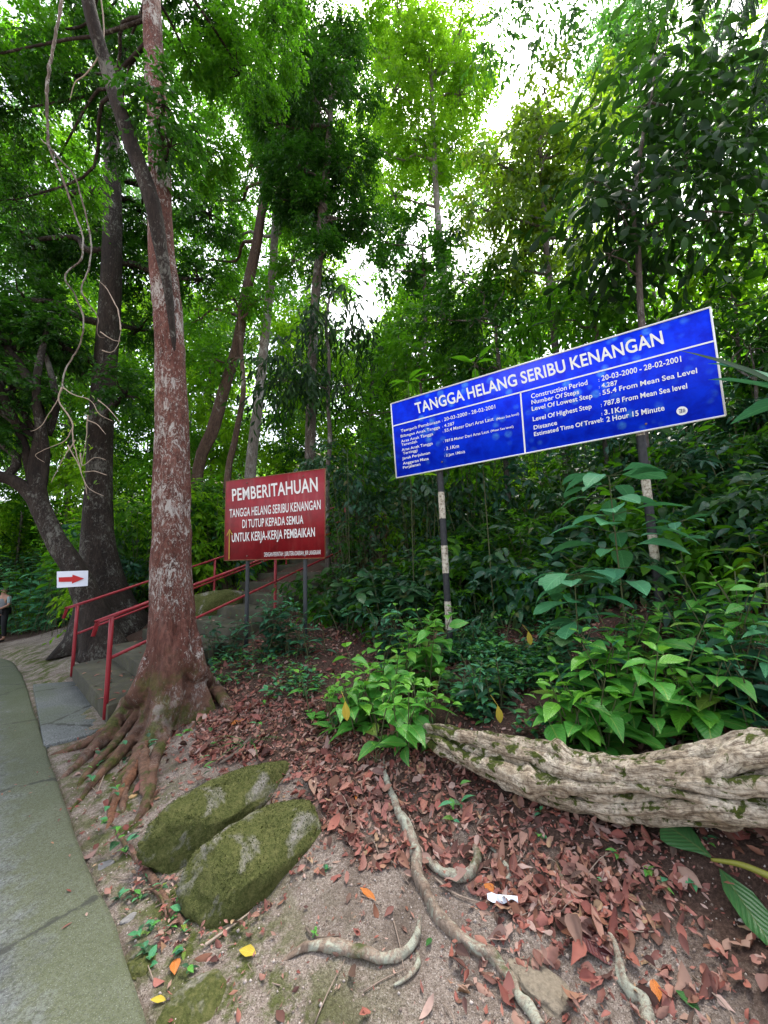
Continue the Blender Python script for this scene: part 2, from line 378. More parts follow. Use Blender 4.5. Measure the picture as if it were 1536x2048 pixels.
# stair line
SA = np.array((-3.04, 4.35)); SB = np.array((-4.85, 6.15)); SD = np.array((.488, .873)); SD = SD / np.linalg.norm(SD)
for tt in (.3, 1.5, 3, 4.5, 6): CW += [(*(SB + SD * tt + np.array((-.5, .3))), .1 + .3 * tt), (*(SA + SD * tt + np.array((.35, -.1))), .08 + .31 * tt)]
CW = np.array(CW)
_d = np.linalg.norm(CW[:, None, :2] - CW[None, :, :2], axis=2)
_A = np.zeros((len(CW) + 1,) * 2); _A[:-1, :-1] = _d - np.eye(len(CW)) * 0.08; _A[-1, :-1] = 1; _A[:-1, -1] = 1
_w = np.linalg.solve(_A, np.concatenate([CW[:, 2], [0]]))
def gz0(x, y):
    x = np.asarray(x, float).ravel(); y = np.asarray(y, float).ravel(); out = np.zeros(len(x))
    for i in range(0, len(x), 20000):
        d = np.sqrt((x[i:i + 20000, None] - CW[None, :, 0]) ** 2 + (y[i:i + 20000, None] - CW[None, :, 1]) ** 2)
        out[i:i + 20000] = d @ _w[:-1] + _w[-1]
    return out
def gz(x, y):
    x = np.asarray(x, float).ravel(); y = np.asarray(y, float).ravel()
    z = gz0(x, y); p = np.stack([x, y, np.zeros(len(x))], 1)
    ed = edge_dist(x, y)
    z = z + .035 * fbm(p, 1.6, 3, 1) * sstep(0.05, .8, ed) + .012 * fbm(p, 7, 3, 5) * sstep(0, .3, ed)
    base = pz(y)
    z = np.where(ed < .25, base + (z - base) * sstep(0.0, .25, ed), z)
    onp = ed < 0
    z = np.where(onp & (ed > -3.3), base - .07 * sstep(0, -.04, ed), z)
    return np.where(onp & (ed <= -3.3), base - .05 + .04 * (-ed - 3.3), z)
def gz1(x, y): return float(gz([x], [y])[0])
def gpt(px, py, lift=0.0):
    """point of the ground sheet seen at a photo pixel"""
    d = ray(px, py); s = np.linspace(.3, 14, 700) ** 1.25
    P = CO + d[None] * s[:, None]; h = P[:, 2] - gz(P[:, 0], P[:, 1])
    k = int(np.argmax(h < 0)) if (h < 0).any() else len(s) - 1
    k = max(k, 1); f = h[k - 1] / max(h[k - 1] - h[k], 1e-9); p = P[k - 1] + (P[k] - P[k - 1]) * f
    return np.array((p[0], p[1], gz1(p[0], p[1]) + lift))

def spaced(a, b, st, lo, hi, g=1.16):
    c = list(np.arange(a, b + 1e-6, st)); s = st; x = b
    while x < hi: s *= g; x += s; c.append(x)
    s = st; x = a
    while x > lo: s *= g; x -= s; c.insert(0, x)
    return np.array(c)
def grid_geo(xs, ys, zf):
    X, Y = np.meshgrid(xs, ys, indexing='xy'); V = np.stack([X.ravel(), Y.ravel(), zf(X.ravel(), Y.ravel())], 1)
    nx, ny = len(xs), len(ys); idx = np.arange(nx * ny).reshape(ny, nx)
    q = np.stack([idx[:-1, :-1], idx[:-1, 1:], idx[1:, 1:], idx[1:, :-1]], -1).reshape(-1, 4)
    return V, q
def vattr(o, name, vals):
    a = o.data.attributes.new(name, 'FLOAT', 'POINT'); a.data.foreach_set('value', np.asarray(vals, np.float32))

m, t, b, out = mat('forest soil'); GROUND_M = m
hum = nd(t, 'Attribute', attribute_name='humus').outputs['Fac']; mos = nd(t, 'Attribute', attribute_name='moss').outputs['Fac']
n1 = noi(t, 6, 8, .7); n2 = noi(t, 70, 6, .75); n3 = noi(t, 1.7, 4, .6); n4 = noi(t, 220, 3, .6)
sand = ramp(t, n2, [(.3, (.12, .09, .072)), (.5, (.29, .235, .195)), (.66, (.45, .385, .335))])
sand = mixc(t, ramp(t, n4, [(.52, 0.0), (.62, .8)]), sand, (.075, .055, .044))
sand = mixc(t, ramp(t, noi(t, 160, 2, .5), [(.62, 0.0), (.68, .7)]), sand, (.6, .53, .49))
sand = mixc(t, ramp(t, noi(t, 2.6, 6, .7, None, .5), [(.46, 0.0), (.62, .72)]), sand, (.1, .075, .058))
hm = ramp(t, n2, [(.3, (.025, .015, .011)), (.52, (.075, .045, .033)), (.7, (.15, .095, .072))])
f = math_(t, 'ADD', hum, math_(t, 'MULTIPLY', math_(t, 'SUBTRACT', n1, .5), 1.3))
c = mixc(t, ramp(t, f, [(.3, 0.0), (.7, 1.0)]), sand, hm)
fm = math_(t, 'MULTIPLY', mos, ramp(t, n1, [(.45, 0.0), (.56, 1.0)]))
mossc = ramp(t, n2, [(.3, (.03, .04, .008)), (.6, (.09, .11, .02))])
c = mixc(t, fm, c, mossc)
t.links.new(c, b.inputs['Base Color']); b.inputs['Roughness'].default_value = .95; b.inputs['Specular IOR Level'].default_value = .2
bump(t, b, math_(t, 'ADD', n2, math_(t, 'MULTIPLY', n1, .6)), .9, .02)

xs = spaced(-6.5, 5, .045, -130, 130); ys = spaced(.2, 8.5, .045, -60, 130)
V, q = grid_geo(xs, ys, gz)
g = Geo().add(V, q); ground = tag(part('ground', g, GROUND_M), kind='structure')
ed = edge_dist(V[:, 0], V[:, 1])
hv = sstep(.05, .34, V[:, 2] + .05 * fbm(V, 2.2, 2, 9)) * sstep(.1, 1.1, ed)
hv = np.maximum(hv, sstep(10.5, 12.5, V[:, 1]))
hv = np.maximum(hv, sstep(6.8, 8.5, V[:, 1]) * (V[:, 0] > -5.5))
vattr(ground, 'humus', hv)
vattr(ground, 'moss', np.clip(1.1 - np.abs(ed - .25) / .45, 0, 1) * (1 - .3 * hv))

# the concrete path
m, t, b, out = mat('old concrete'); PATH_M = m
e = nd(t, 'Attribute', attribute_name='edge').outputs['Fac']
n1 = noi(t, 2.3, 7, .65); n2 = noi(t, 60, 5, .7); n3 = noi(t, 9, 6, .7); n4 = noi(t, 260, 2)
c = ramp(t, n1, [(.3, (.085, .094, .092)), (.5, (.15, .162, .158)), (.72, (.23, .242, .238))])
c = mixc(t, ramp(t, n2, [(.38, .9), (.56, 0.0)]), c, (.035, .038, .036))
alg = math_(t, 'ADD', math_(t, 'MULTIPLY', e, .56), math_(t, 'MULTIPLY', n3, .75))
c = mixc(t, ramp(t, alg, [(.6, 0.0), (.82, .7)]), c, (.07, .082, .022))
c = mixc(t, ramp(t, noi(t, 14, 3), [(.66, 0.0), (.72, .55)]), c, (.06, .065, .05))
c = mixc(t, ramp(t, n4, [(.62, 0.0), (.7, .7)]), c, (.36, .36, .34))
c = mixc(t, ramp(t, noi(t, 150, 4, .7), [(.36, .75), (.5, 0.0)]), c, (.03, .033, .03))
vc = nd(t, 'TexVoronoi', {'Vector': nd(t, 'TexCoord').outputs['Object'], 'Scale': .55}, feature='DISTANCE_TO_EDGE')
crk = ramp(t, math_(t, 'ADD', vc.outputs['Distance'], math_(t, 'MULTIPLY', math_(t, 'SUBTRACT', n3, .5), .09)), [(.004, .85), (.012, 0.0)])
c = mixc(t, crk, c, (.025, .027, .02))
c = mixc(t, ramp(t, noi(t, 1.1, 5, .6), [(.5, 0.0), (.62, .55)]), c, (.06, .075, .03))
c = mixc(t, ramp(t, noi(t, 5, 7, .75, None, 1.2), [(.3, .65), (.4, 0.0)]), c, (.035, .036, .032))
t.links.new(c, b.inputs['Base Color']); b.inputs['Roughness'].default_value = .8
bump(t, b, math_(t, 'ADD', n2, n3), .6, .012)
S_ = np.concatenate([np.array([0, .012, .03]), np.linspace(.08, 1.2, 16), np.linspace(1.4, 3.2, 10)])
Pth, = spline(np.c_[EDGE, np.zeros(len(EDGE))], 260)
Tn = norm(np.gradient(Pth, axis=0)); Nl = np.stack([-Tn[:, 1], Tn[:, 0], np.zeros(len(Tn))], 1)
V = Pth[:, None, :] + Nl[:, None, :] * S_[None, :, None]
V[:, :, 2] = pz(V[:, :, 1]) + .02; V[:, 0, 2] -= .09; V[:, 1, 2] -= .008
V[:, :2, :2] += (.007 * fbm(Pth, 6, 4))[:, None, None] * Nl[:, None, :2]
nn, kk = V.shape[:2]; idx = np.arange(nn * kk).reshape(nn, kk)
q = np.stack([idx[:-1, :-1], idx[1:, :-1], idx[1:, 1:], idx[:-1, 1:]], -1).reshape(-1, 4)
g = Geo().add(V.reshape(-1, 3), q); path = tag(part('path', g, PATH_M), kind='structure')
vattr(path, 'edge', np.tile(np.clip(1.2 - S_ / .55, 0, 1), nn))

m, t, b, out = mat('mossy concrete'); STEP_M = m
n1 = noi(t, 3.5, 7, .65); n2 = noi(t, 55, 5, .7); n3 = noi(t, 9, 5, .7)
c = ramp(t, n1, [(.3, (.025, .024, .014)), (.55, (.062, .056, .036)), (.75, (.12, .11, .08))])
c = mixc(t, ramp(t, n2, [(.35, .5), (.6, 0.0)]), c, (.04, .04, .03))
c = mixc(t, ramp(t, n3, [(.5, 0.0), (.66, .75)]), c, (.06, .062, .016))
t.links.new(c, b.inputs['Base Color']); b.inputs['Roughness'].default_value = .9
bump(t, b, math_(t, 'ADD', n2, n3), .4, .01)

# landing slab between the path and the stairs
sl = [atz(px, py, .03) for px, py in ((66, 1368), (150, 1362), (222, 1457), (88, 1490))]
sl = np.array([sl[3], sl[2], sl[1], sl[0]])
g = Geo(); lo = sl.copy(); lo[:, 2] = -.12; solid_box(g, lo, sl)
slab = tag(part('slab', g, PATH_M, loc=sl.mean(0)), kind='structure'); bevel(slab, .012)

# ------------------------------------------------------------------ stairs and handrails
stair = empty('staircase', (*((SA + SB) / 2), .0), 'mossy concrete staircase climbing the hill between red pipe handrails', 'staircase')
wv = SB - SA; RIS, TRD = .185, .53
for k in range(13):
    t0 = max(0, -.02 + TRD * k); z1 = .23 + RIS * k
    a = SA + SD * t0 - norm(wv) * .10; b_ = SB + SD * t0 + norm(wv) * .10; c_ = b_ + SD * (TRD + .05); d_ = a + SD * (TRD + .05)
    j = RNG.normal(size=4) * .008
    zb = -.1 if k == 0 else z1 - RIS - .25
    g = Geo(); solid_box(g, [(*a, zb), (*d_, zb), (*c_, zb), (*b_, zb)], [(*a, z1 + j[0]), (*d_, z1 + j[1]), (*c_, z1 + j[2]), (*b_, z1 + j[3])])
    s = part('step', g, STEP_M, stair); bevel(s, .014)
# low edging blocks beside the upper steps
RAIL_M, t, b, out = mat('chipped red paint')
n1 = noi(t, 7, 6, .7); n2 = noi(t, 45, 4, .7)
c = ramp(t, n1, [(.3, (.2, .012, .02)), (.6, (.32, .02, .03)), (.8, (.36, .05, .05))])
c = mixc(t, ramp(t, n2, [(.66, 0.0), (.72, .7)]), c, (.1, .05, .04))
t.links.new(c, b.inputs['Base Color']); b.inputs['Roughness'].default_value = .45; bump(t, b, n2, .2, .004)
def handrail(base, label, lower_from=0.0):
    root = empty('handrail', (*base, .2), label, 'handrail')
    r = .021; sl_ = .29; L = 6.4
    def pt(tt, h): 
        q_ = base + SD * tt; return np.array((*q_, .22 + h + sl_ * tt))
    H = .92
    for tt, nm in ((0, 'post'), (2.45, 'post'), (4.6, 'post'), (6.3, 'post')):
        g = Geo(); zt = pt(tt, H); add_tube(g, [zt - (0, 0, 1.25 if tt else H + .15), zt - (0, 0, .012)], .024, 10, 4); part('post', g, RAIL_M, root)
    g = Geo(); q0 = pt(-.16, H - .0); q0[2] = pt(0, H)[2] - .045
    add_tube(g, [pt(-.17, H) - (0, 0, .14), pt(-.17, H) - (0, 0, .02), pt(-.1, H) + (0, 0, .005), pt(.1, H), pt(L * .5, H), pt(L, H)], r, 10, 40); part('top_rail', g, RAIL_M, root)
    g = Geo(); add_tube(g, [pt(.01, H - .45), pt(L, H - .45)], r * .85, 10, 8); part('lower_rail', g, RAIL_M, root)
    return root
handrail(SA, 'red pipe handrail standing just behind the big red-barked trunk')
handrail(SB, 'red pipe handrail on the far side of the steps, by the dark buttressed tree')
# upper landing rail
q_ = at(652, 1070, 9.2)
root = empty('handrail', (q_[0], q_[1], gz1(q_[0], q_[1])), 'short faded red handrail high on the hill beside the notice board', 'handrail')
p0, p1 = at(640, 1024, 9.6), at(690, 1008, 10.2)
for p_ in (p0 * .75 + p1 * .25, p1):
    g = Geo(); add_tube(g, [p_ - (0, 0, .95), p_], .024, 8, 3); part('post', g, RAIL_M, root)
g = Geo(); add_tube(g, [p0, p1], .024, 8, 4); part('top_rail', g, RAIL_M, root)
g = Geo(); add_tube(g, [p0 - (0, 0, .42), p1 - (0, 0, .42)], .02, 8, 4); part('lower_rail', g, RAIL_M, root)

# ------------------------------------------------------------------ signs
def plane_pt(px, py, P0, Nn):
    d = ray(px, py); s = ((P0 - CO) @ Nn) / (d @ Nn); return CO + d * s
_fc = bpy.data.curves.new('glyphs', 'FONT')
def text_geo(s, offset=.0):
    _fc.body = s; _fc.size = 1.0; _fc.offset = offset; _fc.extrude = 0; _fc.resolution_u = 4; _fc.space_character = 1.04; _fc.space_word = .78
    o = bpy.data.objects.new('glyphs', _fc); COL.objects.link(o); dg = bpy.context.evaluated_depsgraph_get(); dg.update()
    me = bpy.data.meshes.new_from_object(o.evaluated_get(dg)); bpy.data.objects.remove(o)
    v = np.zeros(len(me.vertices) * 3); me.vertices.foreach_get('co', v); v = v.reshape(-1, 3)
    me.calc_loop_triangles(); t = np.zeros(len(me.loop_triangles) * 3, np.int32); me.loop_triangles.foreach_get('vertices', t); t = t.reshape(-1, 3)
    bpy.data.meshes.remove(me); return v, t
CAP = text_geo('H')[0][:, 1].max()
def lettering(name, s, TL, TR, BR, BL, P0, Nn, m, parent, bold=.02, lift=.004, pull=True):
    v, t = text_geo(s, bold)
    x0, x1 = v[:, 0].min(), v[:, 0].max(); u = ((v[:, 0] - x0) / (x1 - x0))[:, None]; h = (v[:, 1] / CAP)[:, None]
    c = [plane_pt(*p, P0, Nn) for p in (TL, TR, BR, BL)]
    W_ = (1 - h) * ((1 - u) * c[3] + u * c[2]) + h * ((1 - u) * c[0] + u * c[1])
    g = Geo(); g.add(W_ + Nn * lift, None, t); return part(name, g, m, parent, smooth=False)
def board(g, corners, Nn, th=.012):
    c = np.array(corners); solid_box(g, c - Nn * th, c)
WHITE_P = plain('white lettering paint', (.78, .78, .76), .5, .08, 40, 0)

# --- red notice board
m, t, b, out = mat('weathered red board'); RED_M = m
tc = nd(t, 'TexCoord').outputs['Object']; mp = nd(t, 'Mapping', {0: tc}); mp.inputs['Scale'].default_value = (1, 1, .12)
n1 = noi(t, 14, 6, .7, mp.outputs[0]); n2 = noi(t, 5, 5, .7); n3 = noi(t, 60, 3)
c = ramp(t, n2, [(.3, (.19, .004, .009)), (.7, (.36, .01, .02))])
c = mixc(t, ramp(t, n1, [(.52, 0.0), (.75, .5)]), c, (.36, .1, .09))
c = mixc(t, ramp(t, n3, [(.68, 0.0), (.74, .6)]), c, (.12, .03, .02))
t.links.new(c, b.inputs['Base Color']); b.inputs['Roughness'].default_value = .5; bump(t, b, n1, .08, .004)
RUST = plain('rusty pitted steel edge', (.2, .09, .04), .8, .5, 30, .3)
POST_GREY = plain('dark grey painted steel post', (.045, .05, .055), .6, .45, 25, .3)
rl, rr_ = 5.6, 5.1
c4 = [at(452, 963, rl), at(650, 937, rr_), at(650, 1116, rr_), at(448, 1121, rl)]
Uh = norm((c4[1] - c4[0]) * (1, 1, 0)); NR = np.array((Uh[1], -Uh[0], 0.0)); P0 = c4[0].copy()
if NR @ (CO - P0) < 0: NR = -NR
c4 = [plane_pt(px, py, P0, NR) for px, py in ((452, 963), (650, 937), (650, 1116), (448, 1121))]
rb = (c4[2] + c4[3]) / 2
red = empty('notice_board', (rb[0], rb[1], gz1(rb[0], rb[1])), 'red notice board with white lettering on two dark steel posts', 'notice board')
g = Geo(); board(g, c4, NR); part('board', g, RED_M, red)
for px, y0, yb in ((494, 1116, 1306), (607, 1114, 1276)):
    top = plane_pt(px, y0 - 120, P0, NR) - NR * .045; g = Geo(); zb = gz1(top[0], top[1]) - .15
    add_tube(g, [(top[0], top[1], zb), top], .028, 12, 4); part('post', g, POST_GREY, red)
g = Geo()
for i in range(4):
    a, b_ = c4[i], c4[(i + 1) % 4]; cc = sum(c4) / 4; ia, ib = a + (cc - a) * .012, b_ + (cc - b_) * .012
    add_tube(g, [a - NR * .004, b_ - NR * .004], .0075, 6, 2)
part('edge_trim', g, RUST, red)
for s, TL, TR, BR, BL, nm, bo in (
        ('PEMBERITAHUAN', (464, 979), (635, 955), (636, 982), (465, 1002), 'heading_lettering', .018),
        ('TANGGA HELANG SERIBU KENANGAN', (459.5, 1019), (641.5, 1000), (641.5, 1018), (459.5, 1035), 'lettering', .016),
        ('DI TUTUP KEPADA SEMUA', (485, 1040), (607, 1031), (607, 1047), (485, 1056), 'lettering', .016),
        ('UNTUK KERJA-KERJA PEMBAIKAN', (464, 1067), (630, 1055), (630, 1072.5), (464, 1084), 'lettering', .016),
        ('DENGAN PERINTAH : JURUTERA DAERAH, JKR LANGKAWI', (528.6, 1105), (641.5, 1100), (641.5, 1108.5), (528.6, 1113.5), 'lettering', .006)):
    lettering(nm, s, TL, TR, BR, BL, P0, NR, WHITE_P, red, bo)
SPRAY = plain('yellow spray paint', (.4, .24, .03), .7, .3, 60, 0)
g = Geo()
def ribbon(pts, wd, P0_, N_, lift):
    W_ = np.array([plane_pt(*p, P0_, N_) for p in pts]) + N_ * lift
    for a, b_ in zip(W_[:-1], W_[1:]):
        d = norm(b_ - a); s = np.cross(d, N_) * wd / 2; g.add([a - s, a + s, b_ + s, b_ - s], [(0, 1, 2, 3)])
ribbon([(458.5, 1119), (459, 1090), (459.3, 1062)], .02, P0, NR, .0062); ribbon([(454, 1072), (459.5, 1059)], .016, P0, NR, .0058); ribbon([(465, 1070), (459.5, 1059)], .016, P0, NR, .0054)
part('sprayed_arrow_marking', g, SPRAY, red, smooth=False)

# --- blue information board
m, t, b, out = mat('blue board with stains and painted sheen'); BLUE_M = m
n1 = noi(t, 7, 5, .6, None, .3); n2 = noi(t, 2.2, 3, .5); n3 = noi(t, 26, 4, .6)
vo = nd(t, 'TexVoronoi', {'Vector': nd(t, 'TexCoord').outputs['Object'], 'Scale': 8.0}); 
blot = math_(t, 'MULTIPLY', ramp(t, vo.outputs['Distance'], [(.2, 1.0), (.42, 0.0)]), ramp(t, n2, [(.44, 0.0), (.58, 1.0)]))
blot = math_(t, 'MULTIPLY', blot, ramp(t, n3, [(.3, .3), (.6, 1.0)]))
c = mixc(t, ramp(t, n1, [(.35, 0.0), (.65, 1.0)]), (.0, .014, .58), (.0, .04, .9))
c = mixc(t, math_(t, 'MULTIPLY', blot, .75), c, (.08, .32, .85))  # pale stains, strengthened so the blue also carries a painted patchy sheen
t.links.new(c, b.inputs['Base Color']); b.inputs['Roughness'].default_value = .6; b.inputs['Specular IOR Level'].default_value = .12
bl, br = 4.9, 3.35
P0 = at(782, 808, bl); P1 = at(1420, 615, br); Uh = norm((P1 - P0) * (1, 1, 0)); NB = np.array((Uh[1], -Uh[0], 0.0))
if NB @ (CO - P0) < 0: NB = -NB
pc = ((782, 808), (1420, 615), (1451, 831), (793, 956)); c4 = [plane_pt(*p, P0, NB) for p in pc]
mb = (c4[2] + c4[3]) / 2
blue = empty('information_board', (mb[0], mb[1], gz1(mb[0], mb[1])), 'large blue information board in white lettering on two black and white posts', 'information board')
g = Geo(); board(g, c4, NB, .014); part('board', g, BLUE_M, blue)
m, t, b, out = mat('black and white banded post paint'); BAND_M = m
z = nd(t, 'SeparateXYZ', {0: nd(t, 'TexCoord').outputs['Object']}).outputs[2]
n2 = noi(t, 30, 5, .7); n5 = noi(t, 4, 3)
k = math_(t, 'LESS_THAN', math_(t, 'FRACT', math_(t, 'ADD', math_(t, 'MULTIPLY', z, 1 / .66), math_(t, 'MULTIPLY', n2, .02))), .5)
wh = ramp(t, n2, [(.38, (.16, .12, .08)), (.52, (.5, .45, .36)), (.7, (.62, .58, .5))]); bk = ramp(t, n2, [(.4, (.012, .013, .016)), (.7, (.04, .04, .045))])
t.links.new(mixc(t, k, bk, wh), b.inputs['Base Color']); b.inputs['Roughness'].default_value = .65; bump(t, b, n2, .3, .006)
for px, yt, pxb, yb in ((876, 940, 898, 1318), (1283, 870, 1325, 1228)):
    top = plane_pt(px, yt, P0, NB) - NB * .07; bot = plane_pt(pxb, yb, P0, NB) - NB * .07
    bot = np.array((bot[0], bot[1], min(bot[2], gz1(bot[0], bot[1])) - .15)); up = top + (top - bot) * .15
    g = Geo(); add_tube(g, [bot, up], .04, 14, 14); part('post', g, BAND_M, blue)
g = Geo()
for i in range(4): add_tube(g, [c4[i] + NB * .001, c4[(i + 1) % 4] + NB * .001], .0095, 6, 2)
part('white_border', g, WHITE_P, blue)
zf = lambda x, y: (x / 2 + 768, y / 2 + 580)
def line_quad(a, b_, wd, name):
    A, B_ = plane_pt(*a, P0, NB), plane_pt(*b_, P0, NB); d = norm(B_ - A); s = np.cross(d, NB) * wd / 2; g = Geo()
    g.add(np.array([A - s, A + s, B_ + s, B_ - s]) + NB * .005, [(0, 1, 2, 3)]); part(name, g, WHITE_P, blue)
line_quad(zf(36, 545), zf(1322, 204), .016, 'dividing_line'); line_quad(zf(546, 410), zf(565, 652), .016, 'dividing_line')
za = lambda x, y: (x / 5.12 + 780, y / 5.12 + 780)
zb_ = lambda x, y: (x / 3.4133 + 1020, y / 3.4133 + 620)
lettering('heading_lettering', 'TANGGA HELANG SERIBU KENANGAN', zf(122, 455), zf(1110, 164), zf(1120, 214), zf(130, 495), P0, NB, WHITE_P, blue, .02)
def row(s, a, b_, h, f, hr=1.12, bo=.02):
    if s.startswith(': '):
        dx, dy = b_[0] - a[0], b_[1] - a[1]; w_ = h * .16 / max(dx, 1); k_ = h * .62 / max(dx, 1)
        row(':', a, (a[0] + dx * w_, a[1] + dy * w_), h * .72, f, 1.0, .01); s = s[2:]; a = (a[0] + dx * k_, a[1] + dy * k_)
    sc_ = h
    TL = (a[0] - .08 * h, a[1] - h); TR = (b_[0] - .12 * h * hr, b_[1] - h * hr)
    lettering('lettering', s, f(*TL), f(*TR), f(*b_), f(*a), P0, NB, WHITE_P, blue, bo)
for s, a, b_, h in (('Tempoh Pembinaan', (112, 435), (515, 335), 27), ('Bilangan Anak Tangga', (112, 487), (513, 393), 25), ('Aras Anak Tangga', (115, 540), (443, 462), 25), ('Terendah', (120, 575), (278, 540), 25),
                    ('Aras Anak Tangga', (122, 627), (440, 558), 25), ('Tertinggi', (135, 662), (283, 630), 24), ('Jarak Perjalanan', (128, 715), (412, 655), 25), ('Anggaran Masa', (135, 765), (398, 715), 25), ('Perjalanan', (135, 808), (312, 772), 25),
                    (': 20-03-2000 - 28-02-2001', (535, 325), (1080, 188), 34), (': 4.287', (540, 385), (662, 358), 28), (': 55.4 Meter Dari Aras Laut', (542, 438), (1062, 312), 31), ('(Mean Sea level)', (1090, 310), (1322, 255), 22),
                    (': 787.8 Meter Dari Aras Laut', (548, 540), (1015, 438), 25), ('(Mean Sea level)', (1032, 432), (1265, 385), 20), (': 3.1Km', (557, 620), (708, 590), 32), (': 2 Jam 1Minit', (560, 685), (770, 645), 26)):
    row(s, a, b_, h, za, 1.12, .01)
for s, a, b_, h in (('Construction Period', (145, 605), (530, 510), 30), ('Number Of Steps', (148, 645), (472, 572), 27), ('Level Of Lowest Step', (150, 690), (563, 600), 28), ('Level Of Highest Step', (157, 760), (558, 672), 28), ('Distance', (163, 817), (322, 783), 26),
                    ('Estimated Time Of Travel:', (165, 862), (638, 762), 26), (': 20-03-2000 - 28-02-2001', (605, 490), (1170, 352), 34), (': 4,287', (608, 535), (735, 512), 28), (': 55.4 From Mean Sea Level', (613, 585), (1278, 430), 31),
                    (': 787.8 From Mean Sea level', (622, 660), (1210, 535), 32), (': 3.1Km', (625, 720), (795, 690), 32), ('2 Hour 15 Minute', (660, 765), (1055, 685), 33)):
    row(s, a, b_, h, zb_, 1.1, .016)
ec = plane_pt(*zb_(1173, 690), P0, NB); er = np.linalg.norm(plane_pt(*zb_(1211, 682), P0, NB) - ec)
Vv = np.array((0, 0, 1.0)); th = np.linspace(0, 2 * np.pi, 40, endpoint=False)
g = Geo(); V = ec + NB * .0065 + er * (np.cos(th)[:, None] * Uh + np.sin(th)[:, None] * Vv); g.add(np.vstack([V, ec + NB * .0065]), None, [(40, i, (i + 1) % 40) for i in range(40)]); emb = part('emblem', g, WHITE_P, blue)
DARKP = plain('dark blue print', (.01, .03, .14), .5, .2, 30, 0)
g = Geo()
def mk(x0, y0, x1, y1):
    g.add([ec + NB * .0085 + er * (x * Uh + y * Vv) for x, y in ((x0, y0), (x1, y0), (x1, y1), (x0, y1))], [(0, 1, 2, 3)])
for x0, y0, x1, y1 in ((-.55, .3, .0, .46), (-.15, -.46, .0, .3), (-.5, -.08, -.17, .07), (-.55, -.46, -.17, -.3), (.12, -.4, .55, -.28), (.12, -.2, .6, -.08), (.12, .0, .6, .12), (.12, .22, .5, .36)): mk(x0, y0, x1, y1)
part('emblem_print', g, DARKP, emb, smooth=False)
BOLT = plain('rusty bolt', (.14, .09, .07), .6, .4, 40, .2)
def bolts(pts, P0_, N_, parent):
    for p in pts:
        q_ = plane_pt(*p, P0_, N_); g = Geo(); add_tube(g, [q_ - N_ * .002, q_ + N_ * .004, q_ + N_ * .007], [.011, .011, .006], 10); part('bolt', g, BOLT, parent)
bolts(((874, 798), (884, 924), (1282, 672), (1292, 848)), P0, NB, blue)
RP = plane_pt(452, 963, np.array(c4[0]), NB); bolts(((494, 966), (494, 1112), (607, 952), (606, 1110)), at(452, 963, rl), NR, red)

# ------------------------------------------------------------------ trees
COVK = 2.3
def cluster_pts(c, R, n, rng, nsub=None, sub=.42, squash=.8):
    """n points in clumps inside an ellipsoid: returns points and outward directions"""
    nsub = nsub or int(max(5, 9))
    u = rdir(nsub, rng); rad = rng.random(nsub) ** .45 * .82
    sc_ = u * rad[:, None] * np.array((1, 1, squash)) * R
    k = rng.integers(0, nsub, n); off = rdir(n, rng) * (rng.random(n) ** .5)[:, None] * R * sub * rng.uniform(.6, 1.2, nsub)[k][:, None]
    off[:, 2] *= .7
    p = c + sc_[k] + off
    return p, norm(sc_[k] / R + off / (R * sub) * .8 + 1e-6), c + sc_
def crown_geo(g, blobs, L, W, cov, rng, prof='small', per=10, droop=.3, hang=.25, twigl=3.2, mid=True, mi=0, clump=9, whorl=False):
    """blobs: (centre, radius); every twig carries PER leaves"""
    subs = []
    for c, R in blobs:
        nl = COVK * cov * math.pi * R * R / (L * W * .42); nt_ = max(3, int(nl / per))
        P, O, sc_ = cluster_pts(np.asarray(c), R, nt_, rng, clump); subs.append((c, sc_))
        O = norm(O + rdir(nt_, rng) * .7 + np.array((0, 0, -hang)))
        tl = twigl * L * rng.uniform(.6, 1.3, nt_)
        s = np.tile(np.linspace(.12, 1, per), nt_) if not whorl else np.tile(np.linspace(.85, 1, per), nt_)
        k = np.repeat(np.arange(nt_), per); n = len(k)
        base = P[k] + O[k] * (s * tl[k])[:, None] - np.array((0, 0, 1.0)) * (.25 * tl[k] * s * s)[:, None]
        up = np.array((0, 0, 1.0)); side = norm(np.cross(O[k], up) + 1e-6)
        sg = np.tile(np.where(np.arange(per) % 2, 1, -1), nt_)[:, None]
        if whorl:
            a = rng.random(nt_)[k] * 6.28 + np.tile(np.arange(per) * 6.283 / per, nt_); b3 = np.cross(side, O[k])
            D = O[k] * .35 + side * np.cos(a)[:, None] + b3 * np.sin(a)[:, None] + rdir(n, rng) * .2
        else:
            D = O[k] * .7 + side * sg * .8 + rdir(n, rng) * .45
        D = norm(D + np.array((0, 0, -hang)))
        N = norm(up + rdir(n, rng) * .75)
        sz = rng.uniform(.65, 1.25, n)
        leaves(g, base, D, N, L * sz, W * sz * rng.uniform(.85, 1.15, n), prof, droop * rng.uniform(.3, 1.6, n), .3, mi, 0, mid, rng)
    return subs
def limb(g, a, b, r0, r1, rng, n=8, sag=.12, ns=6):
    a = np.asarray(a, float); b = np.asarray(b, float); L = np.linalg.norm(b - a); m_ = (a + b) / 2 + rdir(1, rng)[0] * L * sag
    m1 = a * .7 + b * .3 + rdir(1, rng)[0] * L * sag * .6
    add_tube(g, [a, m1, m_, b], [r0, r0 * .75 + r1 * .25, (r0 + r1) / 2, r1], ns, n)
